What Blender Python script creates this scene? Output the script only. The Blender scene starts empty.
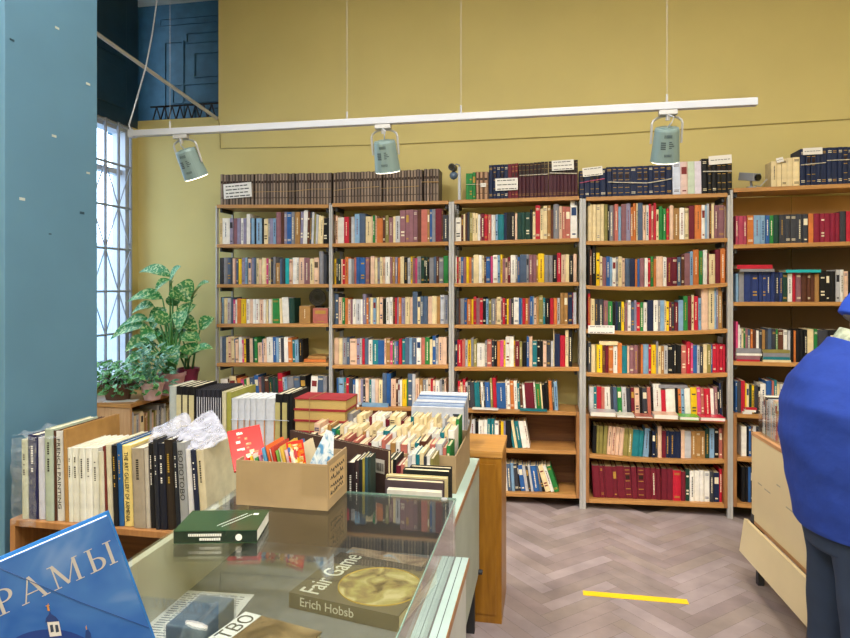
import bpy, bmesh, math, random
from math import sin, cos, pi, radians as R
from mathutils import Vector, Matrix
SC = bpy.context.scene
COL = SC.collection
# ------------------------------------------------------------------ camera frame
TH = R(11); CT, ST = cos(TH), sin(TH); F = 630.0; CX, HY, EYE = 425.0, 285.0, 1.54
def cam2w(xc, zc, z): return Vector((xc*CT - zc*ST, xc*ST + zc*CT, z))
def atY(px, Y, py=None):
    """point of the wall-parallel plane at depth Y seen at pixel px,py"""
    u = (px-CX)/F; zc = Y/(CT+u*ST); X = zc*(u*CT-ST)
    return Vector((X, Y, EYE-(py-HY)*zc/F if py is not None else 0))
def atZ(px, py, z):
    zc = (EYE-z)*F/(py-HY); u = (px-CX)/F
    return cam2w(u*zc, zc, z)
def atX(px, py, X):
    u = (px-CX)/F; zc = X/(u*CT-ST)
    return Vector((X, zc*(CT+u*ST), EYE-(py-HY)*zc/F))
cam_data = bpy.data.cameras.new('camera'); cam = bpy.data.objects.new('camera', cam_data); COL.objects.link(cam)
cam.location = (0, 0, EYE); cam.rotation_euler = (pi/2, 0, TH)
cam_data.sensor_width = 36; cam_data.lens = F/850*36; cam_data.shift_y = -(319-HY)/850; cam_data.clip_start = .02
SC.camera = cam
# ------------------------------------------------------------------ materials
def lin(c):
    if isinstance(c, str): c = tuple(int(c[i:i+2], 16)/255 for i in (0, 2, 4))
    return tuple(v/12.92 if v <= .04045 else ((v+.055)/1.055)**2.4 for v in c)
MATS = {}
def mat(name, col, rough=.6, metal=0, var=.08, scale=6, bump=0, spec=.5, attr=False, emit=None, stretch=(1,1,1), coat=0):
    if name in MATS: return MATS[name]
    m = bpy.data.materials.new(name); m.use_nodes = True; nt = m.node_tree; N = nt.nodes; L = nt.links
    b = N['Principled BSDF']; b.inputs['Roughness'].default_value = rough; b.inputs['Metallic'].default_value = metal
    b.inputs['Specular IOR Level'].default_value = spec; b.inputs['Coat Weight'].default_value = coat
    if not attr: c = lin(col)
    tc = N.new('ShaderNodeTexCoord'); mp = N.new('ShaderNodeMapping'); mp.inputs['Scale'].default_value = stretch
    no = N.new('ShaderNodeTexNoise'); no.inputs['Scale'].default_value = scale; no.inputs['Detail'].default_value = 5
    L.new(tc.outputs['Object'], mp.inputs['Vector']); L.new(mp.outputs['Vector'], no.inputs['Vector'])
    mr = N.new('ShaderNodeMapRange'); mr.inputs['From Min'].default_value = .3; mr.inputs['From Max'].default_value = .7
    mr.inputs['To Min'].default_value = 1-var; mr.inputs['To Max'].default_value = 1+var
    L.new(no.outputs['Fac'], mr.inputs['Value'])
    mx = N.new('ShaderNodeVectorMath'); mx.operation = 'SCALE'
    if attr:
        at = N.new('ShaderNodeAttribute'); at.attribute_name = 'Col'; L.new(at.outputs['Color'], mx.inputs[0])
    else: mx.inputs[0].default_value = c
    L.new(mr.outputs['Result'], mx.inputs['Scale']); L.new(mx.outputs['Vector'], b.inputs['Base Color'])
    if bump:
        bp = N.new('ShaderNodeBump'); bp.inputs['Strength'].default_value = bump; bp.inputs['Distance'].default_value = .01
        L.new(no.outputs['Fac'], bp.inputs['Height']); L.new(bp.outputs['Normal'], b.inputs['Normal'])
    if emit:
        b.inputs['Emission Color'].default_value = (*lin(col), 1); b.inputs['Emission Strength'].default_value = emit
    MATS[name] = m; return m
def wood(name, c1, c2, axis='X', scale=5, rough=.45):
    m = bpy.data.materials.new(name); m.use_nodes = True; nt = m.node_tree; N = nt.nodes; L = nt.links
    b = N['Principled BSDF']; b.inputs['Roughness'].default_value = rough
    tc = N.new('ShaderNodeTexCoord'); mp = N.new('ShaderNodeMapping')
    mp.inputs['Scale'].default_value = {'X': (1, 9, 14), 'Y': (9, 1, 14), 'Z': (9, 14, 1)}[axis]
    no = N.new('ShaderNodeTexNoise'); no.inputs['Scale'].default_value = scale; no.inputs['Detail'].default_value = 7
    no.inputs['Distortion'].default_value = .6
    rp = N.new('ShaderNodeValToRGB'); rp.color_ramp.elements[0].position = .3; rp.color_ramp.elements[1].position = .7
    rp.color_ramp.elements[0].color = (*lin(c1), 1); rp.color_ramp.elements[1].color = (*lin(c2), 1)
    L.new(tc.outputs['Object'], mp.inputs['Vector']); L.new(mp.outputs['Vector'], no.inputs['Vector'])
    L.new(no.outputs['Fac'], rp.inputs['Fac']); L.new(rp.outputs['Color'], b.inputs['Base Color'])
    MATS[name] = m; return m
def glass(name, tint, gloss_rough=.02, ior=1.5, extra=0):
    m = bpy.data.materials.new(name); m.use_nodes = True; nt = m.node_tree; N = nt.nodes; L = nt.links
    N.remove(N['Principled BSDF']); out = N['Material Output']
    tr = N.new('ShaderNodeBsdfTransparent'); tr.inputs['Color'].default_value = (*tint, 1)
    gl = N.new('ShaderNodeBsdfGlossy'); gl.inputs['Roughness'].default_value = gloss_rough; gl.inputs['Color'].default_value = (1, 1, 1, 1)
    lw = N.new('ShaderNodeLayerWeight'); lw.inputs['Blend'].default_value = .5     # Schlick reflectance of a thin pane, same from both sides
    pw = N.new('ShaderNodeMath'); pw.operation = 'POWER'; pw.inputs[1].default_value = 5; L.new(lw.outputs['Facing'], pw.inputs[0])
    ma = N.new('ShaderNodeMath'); ma.operation = 'MULTIPLY_ADD'; ma.inputs[1].default_value = .92; ma.inputs[2].default_value = .04+extra; L.new(pw.outputs[0], ma.inputs[0])
    mi = N.new('ShaderNodeMixShader'); L.new(ma.outputs[0], mi.inputs[0]); L.new(tr.outputs[0], mi.inputs[1]); L.new(gl.outputs[0], mi.inputs[2])
    L.new(mi.outputs[0], out.inputs['Surface']); MATS[name] = m; return m
# ------------------------------------------------------------------ mesh builder
class MB:
    def __init__(s): s.v = []; s.f = []; s.c = []; s.m = []; s.sm = False
    def face(s, idx, col=(1,1,1), mi=0): s.f.append(tuple(idx)); s.c.append(col); s.m.append(mi)
    def poly(s, pts, col=(1,1,1), mi=0):
        n = len(s.v); s.v += [tuple(p) for p in pts]; s.face(range(n, n+len(pts)), col, mi); return s
    def box(s, a, b, col=(1,1,1), mi=0, M=None):
        n = len(s.v); P = [Vector((x, y, z)) for z in (a[2], b[2]) for y in (a[1], b[1]) for x in (a[0], b[0])]
        if M is not None: P = [M @ p for p in P]
        s.v += [tuple(p) for p in P]
        for q in ((0,2,3,1),(4,5,7,6),(0,1,5,4),(2,6,7,3),(0,4,6,2),(1,3,7,5)): s.face([n+i for i in q], col, mi)
        return s
    def tube(s, pts, r, seg=8, col=(1,1,1), mi=0, caps=True):
        pts = [Vector(p) for p in pts]; rs = r if isinstance(r, (list, tuple)) else [r]*len(pts); n0 = len(s.v); up0 = None
        for i, p in enumerate(pts):
            d = (pts[min(i+1, len(pts)-1)]-pts[max(i-1, 0)]).normalized()
            if up0 is None: up0 = Vector((0,0,1)) if abs(d.z) < .9 else Vector((1,0,0))
            a = d.cross(up0).normalized(); b = a.cross(d).normalized(); up0 = b
            for k in range(seg):
                t = 2*pi*k/seg; s.v.append(tuple(p+(a*cos(t)+b*sin(t))*rs[i]))
        for i in range(len(pts)-1):
            for k in range(seg):
                k2 = (k+1) % seg; s.face((n0+i*seg+k, n0+i*seg+k2, n0+(i+1)*seg+k2, n0+(i+1)*seg+k), col, mi)
        if caps: s.face([n0+k for k in range(seg)][::-1], col, mi); s.face([n0+(len(pts)-1)*seg+k for k in range(seg)], col, mi)
        return s
    def prism(s, pts, h, col=(1,1,1), mi=0, axis=2):
        """2D outline extruded by h along axis (0,1,2)"""
        n = len(s.v); k = len(pts)
        for t in (0, h):
            for p in pts:
                q = [p[0], p[1]]; q.insert(axis, t); s.v.append(tuple(q))
        s.face([n+i for i in range(k)][::-1], col, mi); s.face([n+k+i for i in range(k)], col, mi)
        for i in range(k): j = (i+1) % k; s.face((n+i, n+j, n+k+j, n+k+i), col, mi)
        return s
    def build(s, name, mats, parent=None, loc=None, M=None, bevel=0, smooth=False):
        me = bpy.data.meshes.new(name); me.from_pydata(s.v, [], s.f)
        if not isinstance(mats, (list, tuple)): mats = [mats]
        for m in mats: me.materials.append(m)
        me.polygons.foreach_set('material_index', s.m)
        at = me.color_attributes.new('Col', 'FLOAT_COLOR', 'CORNER'); buf = []
        for f, c in zip(s.f, s.c): buf += (list(c[:3])+[1])*len(f)
        at.data.foreach_set('color', buf)
        bm = bmesh.new(); bm.from_mesh(me); bmesh.ops.recalc_face_normals(bm, faces=bm.faces)
        if smooth:
            for f in bm.faces: f.smooth = True
        bm.to_mesh(me); bm.free()
        o = bpy.data.objects.new(name, me); COL.objects.link(o)
        if parent: o.parent = parent
        if loc is not None: o.location = loc
        if M is not None: o.matrix_world = M
        if bevel:
            md = o.modifiers.new('b', 'BEVEL'); md.width = bevel; md.segments = 2; md.limit_method = 'ANGLE'
        return o
def tag(o, label=None, cat=None, group=None, kind=None):
    if label: o['label'] = label
    if cat: o['category'] = cat
    if group: o['group'] = group
    if kind: o['kind'] = kind
    return o
def thing(name, label, cat, loc=(0,0,0), rot=(0,0,0), group=None, M=None):
    o = bpy.data.objects.new(name, None); COL.objects.link(o); o.location = loc; o.rotation_euler = rot; o.empty_display_size = .05
    if M is not None: o.matrix_world = M
    return tag(o, label, cat, group)
def boxo(name, a, b, m, parent=None, bevel=0, loc=None): return MB().box(a, b).build(name, m, parent, bevel=bevel, loc=loc)
def struct(o): o['kind'] = 'structure'; return o
def text_part(name, s, size, m, parent, M, sx=1, ext=.0003, align='LEFT', shear=0):
    cu = bpy.data.curves.new('t', 'FONT'); cu.body = s; cu.size = size; cu.extrude = ext; cu.align_x = align; cu.shear = shear
    t = bpy.data.objects.new('t', cu); COL.objects.link(t)
    me = bpy.data.meshes.new_from_object(t.evaluated_get(bpy.context.evaluated_depsgraph_get()))
    bpy.data.objects.remove(t); bpy.data.curves.remove(cu); me.materials.clear(); me.materials.append(m)
    o = bpy.data.objects.new(name, me); COL.objects.link(o); o.parent = parent
    o.matrix_local = M @ Matrix.Diagonal((sx, 1, 1, 1)); return o
def frame(o, x, y, z):
    """matrix with origin o and axes x,y,z"""
    M = Matrix.Identity(4)
    for i, a in enumerate((x, y, z)):
        for k in range(3): M[k][i] = a[k]
    for k in range(3): M[k][3] = o[k]
    return M
# ------------------------------------------------------------------ palette
PAL = {  # photo-like colours of the covers
 'w': ('e6e3dc', 'white'), 'c': ('e2cfa2', 'cream'), 'p': ('dcb9a0', 'pale peach'), 'k': ('17171a', 'black'), 'n': ('1c2848', 'navy'),
 'b': ('2c5a98', 'blue'), 's': ('7fa3c4', 'light blue'), 't': ('1e7480', 'teal'), 'g': ('2a7d3e', 'green'), 'e': ('1d3f36', 'dark green'),
 'r': ('b81f35', 'red'), 'm': ('6b1c2c', 'maroon'), 'o': ('c9743a', 'orange'), 'y': ('e8c021', 'yellow'), 'u': ('5a3426', 'brown'),
 'a': ('85858c', 'grey'), 'd': ('3a3c44', 'charcoal'), 'v': ('8a849f', 'lilac'), 'f': ('cf4a7e', 'pink'), 'l': ('bcbdc2', 'pale grey'),
 'x': ('a67c48', 'tan'), 'i': ('b96a5e', 'salmon'), 'h': ('8a8248', 'olive'), 'q': ('4c5e78', 'slate blue'), 'z': ('8a5f68', 'mauve'),
 'j': ('25b0b4', 'turquoise'), 'A': ('c6d6c2', 'pale green'), 'B': ('c9d2e6', 'pale blue'), 'P': ('e3c7c0', 'pale pink'), 'V': ('d9d2e2', 'pale lilac'), 'N': ('27386f', 'deep blue'), 'R': ('a8405a', 'rose red'), 'Q': ('8a1f3a', 'crimson'), 'L': ('6f5643', 'brown leather')}
PC = {k: lin(v[0]) for k, v in PAL.items()}
PAGE = lin('d9cba6'); GOLD = lin('b08a3c')
def lum(c): return .2*c[0]+.7*c[1]+.1*c[2]
M_BOOK = mat('printed_cover', None, rough=.5, var=.12, scale=25, attr=True, spec=.25)
M_GLOSS = mat('glossy_cover', None, rough=.22, var=.06, scale=12, attr=True)
M_PAGE = mat('page_edges', 'd9cba6', rough=.9, var=.15, scale=90, stretch=(40, 1, 1))
M_INK = mat('black_ink', '1d1c1e', .6); M_WHITEINK = mat('white_ink', 'e8e6df', .6)
M_PAPER = mat('white_paper', 'e9e6e0', .8, var=.04)
def book_geo(mb, rng, w, h, d, c, deco=None, M=None):
    """one upright closed book: x thickness (centred), y from the spine back, z up"""
    M = M or Matrix.Identity(4); t = min(.003, w*.16); x0, x1 = -w/2, w/2
    def jit(c, a=.10):
        k = 1+rng.uniform(-a, a); return tuple(min(.95, v*k) for v in c)
    c = jit(c); hard = rng.random() < .55; ov = .004 if hard else .0006
    mb.box((x0, .003, 0), (x0+t, d, h), c, M=M); mb.box((x1-t, .003, 0), (x1, d, h), c, M=M)
    b = min(.006, w*.22) if hard and w > .016 else .0008
    n = len(mb.v); xs = (x0, x0+w*.2, 0, x1-w*.2, x1); ys = (.003, .003-b*.8, .003-b, .003-b*.8, .003)
    for z in (0, h):
        for x, y in zip(xs, ys): mb.v.append(tuple(M @ Vector((x, y, z))))
        for x in (x1, x0): mb.v.append(tuple(M @ Vector((x, .006, z))))
    for i in range(7): j = (i+1) % 7; mb.face((n+i, n+j, n+7+j, n+7+i), c)
    mb.face([n+i for i in range(7)][::-1], c); mb.face([n+7+i for i in range(7)], c)
    mb.box((x0+t, .006, ov), (x1-t, d-ov, h-ov), jit(PAGE, .18), M=M)
    yf = .003-b
    if deco is None: deco = rng.choice('......bbtttTTlr')
    con = lin('e6dcc0') if lum(c) < .25 else rng.choice((lin('2b2a33'), lin('7a2a2a'), lin('26406b'), lin('5a4a3a')))
    if rng.random() < .3 and lum(c) < .2: con = GOLD
    cw = w*.3
    def q(z0, z1, cc, ww=None, e=.0005):
        ww = ww or w*.34; mb.box((-ww, yf-e, z0), (ww, yf+.001, z1), cc, M=M)
    if deco in 'bL':
        zs = (.12, .3, .55, .78, .9) if deco == 'L' else (.1, .14, .86, .9)
        for z in zs: q(h*z, h*z+.004, GOLD if deco == 'L' else con)
        if deco == 'L':
            q(h*.62, h*.74, lin('2d1a14'), w*.3)
    elif deco == 'V':      # old leather set: spine highlight painted in as a pale strip, dark joints
        q(.002, h-.002, tuple(min(.9, v*2.7) for v in c), w*.26); q(h*.70, h*.78, lin('3a281e'), w*.3, .0008); q(h*.22, h*.24, lin('3a281e'), w*.3, .0008)
    elif deco == 'M':
        q(h*.62, h, lin('241a16'), w*.42)
        for z in (.08, .12, .64, .80, .93): q(h*z, h*z+.003, lin('8f6f3a'), w*.4, .0008)
    elif deco == 't' or deco == 'T':     # running title of little marks
        z = h*(.3 if deco == 't' else .15)
        while z < h*.8:
            l = rng.uniform(.004, .012); q(z, z+l, con, min(.003, w*.2)*(1.2 if deco == 'T' else .9)); z += l+.003
    elif deco == 'l': q(h*.62, h*.84, con, w*.36); q(h*.1, h*.14, con, w*.25)
    elif deco == 's': q(0, h*.22, con, w*.42)
    elif deco == 'S': q(h*.78, h, con, w*.42); q(h*.2, h*.6, con, w*.1)
    elif deco == 'r':
        for z in (.2, .3, .75): q(h*z, h*z+h*.05, con, w*.3)
    return mb
# ------------------------------------------------------------------ bookcases along the back wall
YF, YS, YB, YW = 4.455, 4.49, 4.74, 4.78
W_SHELF = wood('shelf_wood', 'a87640', 'c29054', 'X', rough=.4)
W_CASE = wood('case_wood', '8a5c34', 'a87848', 'Z', rough=.4)
W_CASE2 = wood('case_inner_wood', '5f3c24', '79502f', 'X', rough=.55)
M_STEEL = mat('grey_steel', 'b4b4b4', .5, .25, var=.1)
M_DARKSTEEL = mat('dark_steel', '3a3b40', .5, .4)
M_CARD = mat('cardboard_panel', 'b58a55', .85, var=.1)
ORD = ['zero','first','second','third','fourth','fifth','sixth','seventh','eighth','ninth','tenth','eleventh','twelfth']
def nth(n): return ORD[n] if n < 13 else '%d%s' % (n, {1:'st',2:'nd',3:'rd'}.get(n % 10 if n//10 != 1 else 0, 'th'))
# case: name, x px left/right of boards, shelf rows [(y_left, y_right, sag m)], index of the first boxed-in row
CASES = [
 ('leftmost', 216.5, 328.5, [(204.6,204.4,0),(244.2,243.8,0),(284.2,284,0),(323.9,323.6,0),(363.2,362.8,0),(404,404,0),(447,448,0),(486,488,0)], 5),
 ('second', 332, 448.5, [(203.2,200.4,0),(243.4,241.6,0),(284.2,283.2,0),(324.6,324.2,0),(365.2,365,0),(407,407.5,0),(449,450,0),(489,491,0)], 5),
 ('middle', 454, 579.5, [(200,196,0),(241.3,238,0),(283.3,282,0),(324.8,324.6,0),(367.2,367.4,0),(408.6,412,0),(448,451,0),(491,495,0)], 5),
 ('fourth', 586, 727.8, [(197,192.8,0),(241,237.8,.004),(285.2,282.6,.018),(329.4,328.8,.016),(372.6,373,.012),(414,420,0),(453.8,459.6,.016),(499,504.5,0)], 5),
 ('rightmost', 733.5, 884, [(188.3,182,0),(244.6,240.5,0),(302,302,0),(361.2,365,0),(413.5,421,0),(457,467,0),(503,515,0)], 4)]
SH = {}
def shelf_z(ci, si, X):
    a, b, sag = SH[ci, si]; t = (X-a.x)/(b.x-a.x); return a.z+(b.z-a.z)*t-sag*4*max(0, t*(1-t))
BT = .026
clabs = {'leftmost': 'tall open bookcase of wooden boards on steel uprights, leftmost, beside the potted plants',
 'second': 'tall open bookcase with bound brown volumes on top, second from the left',
 'middle': 'tall bookcase with green and maroon volumes on top, middle one of five',
 'fourth': 'tall bookcase with sagging shelves and red volumes at the bottom, fourth from left',
 'rightmost': 'tall bookcase with cardboard back panel, rightmost, behind the person in blue'}
for ci, (nm, pl, pr, rows, bx) in enumerate(CASES):
    xl, xr = atY(pl, YF).x, atY(pr, YF).x
    t = thing('bookcase', clabs[nm], 'bookcase', ((xl+xr)/2, YF, 0), group='bookcases along the back wall')
    ox = (xl+xr)/2
    for si, (ya, yb, sag) in enumerate(rows):
        a, b = atY(pl, YF, ya), atY(pr, YF, yb); SH[ci, si] = (a, b, sag)
        mb = MB(); n = 13 if sag else 2; x0 = xl+.001; x1 = xr-.001
        if si >= bx: x0 += .0215; x1 -= .0215
        for k in range(n):
            X = x0+(x1-x0)*k/(n-1); z = shelf_z(ci, si, X)
            for y, zz in ((0, z-BT), (YB-YF-.012, z-BT), (YB-YF-.012, z), (0, z)): mb.v.append((X-ox, y, zz))
        for k in range(n-1):
            for j in range(4): mb.face((4*k+j, 4*k+(j+1) % 4, 4*k+4+(j+1) % 4, 4*k+4+j))
        mb.face((0,1,2,3)); m = 4*(n-1); mb.face((m+3, m+2, m+1, m))
        mb.build('shelf', W_SHELF, t, bevel=.002)
        if si < bx:   # little steel brackets under the board ends
            for sx, X in ((1, xl+.022), (-1, xr-.022)):
                z = shelf_z(ci, si, X)-BT
                MB().box((X-ox-.008, .03, z-.03), (X-ox+.008, .2, z)).build('bracket', M_DARKSTEEL, t)
    top = SH[ci, 0][0].z
    gl = .026 if ci == 0 else xl-atY(CASES[ci-1][2], YF).x; gr = .026 if ci == 4 else atY(CASES[ci+1][1], YF).x-xr
    for X, g in ((xl-gl/4, gl), (xr+gr/4, gr)):
        hw = g/4-.0008
        MB().box((X-ox-hw, .008, .0), (X-ox+hw, .036, SH[ci, 0][0].z-.01)).build('upright', M_STEEL, t)
        MB().box((X-ox-hw, YB-YF-.03, .0), (X-ox+hw, YB-YF-.008, top+.0)).build('upright', M_STEEL, t)
    zt, zb = SH[ci, bx][0].z, SH[ci, len(rows)-1][0].z
    ztr, zbr = SH[ci, bx][1].z, SH[ci, len(rows)-1][1].z
    for X, a, b in ((xl, zb, zt), (xr-.021, zbr, ztr)):
        MB().box((X-ox, .001, b*1-(b-a)-BT), (X-ox+.021, YB-YF-.012, b)).build('side_panel', W_CASE, t, bevel=.002)
    MB().box((xl-ox+.001, YB-YF-.011, zb-BT), (xr-ox-.001, YB-YF-.003, min(zt, ztr)-.002)).build('back_panel', W_CASE2, t)
    if nm == 'rightmost':
        zm = SH[ci, 1][0].z
        for k in (0, 1):
            MB().box((-.44+k*.445, YB-YF-.008, zm+.001), (-.44+k*.445+.44, YB-YF-.001, SH[ci, 0][0].z-BT-.003)).build('back_panel', M_CARD, t)
            MB().box((-.44+k*.445, YB-YF-.008, zt+.01), (-.44+k*.445+.44, YB-YF-.001, zm)).build('back_panel', mat('dark_hardboard', '5a4630', .8), t)
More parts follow.
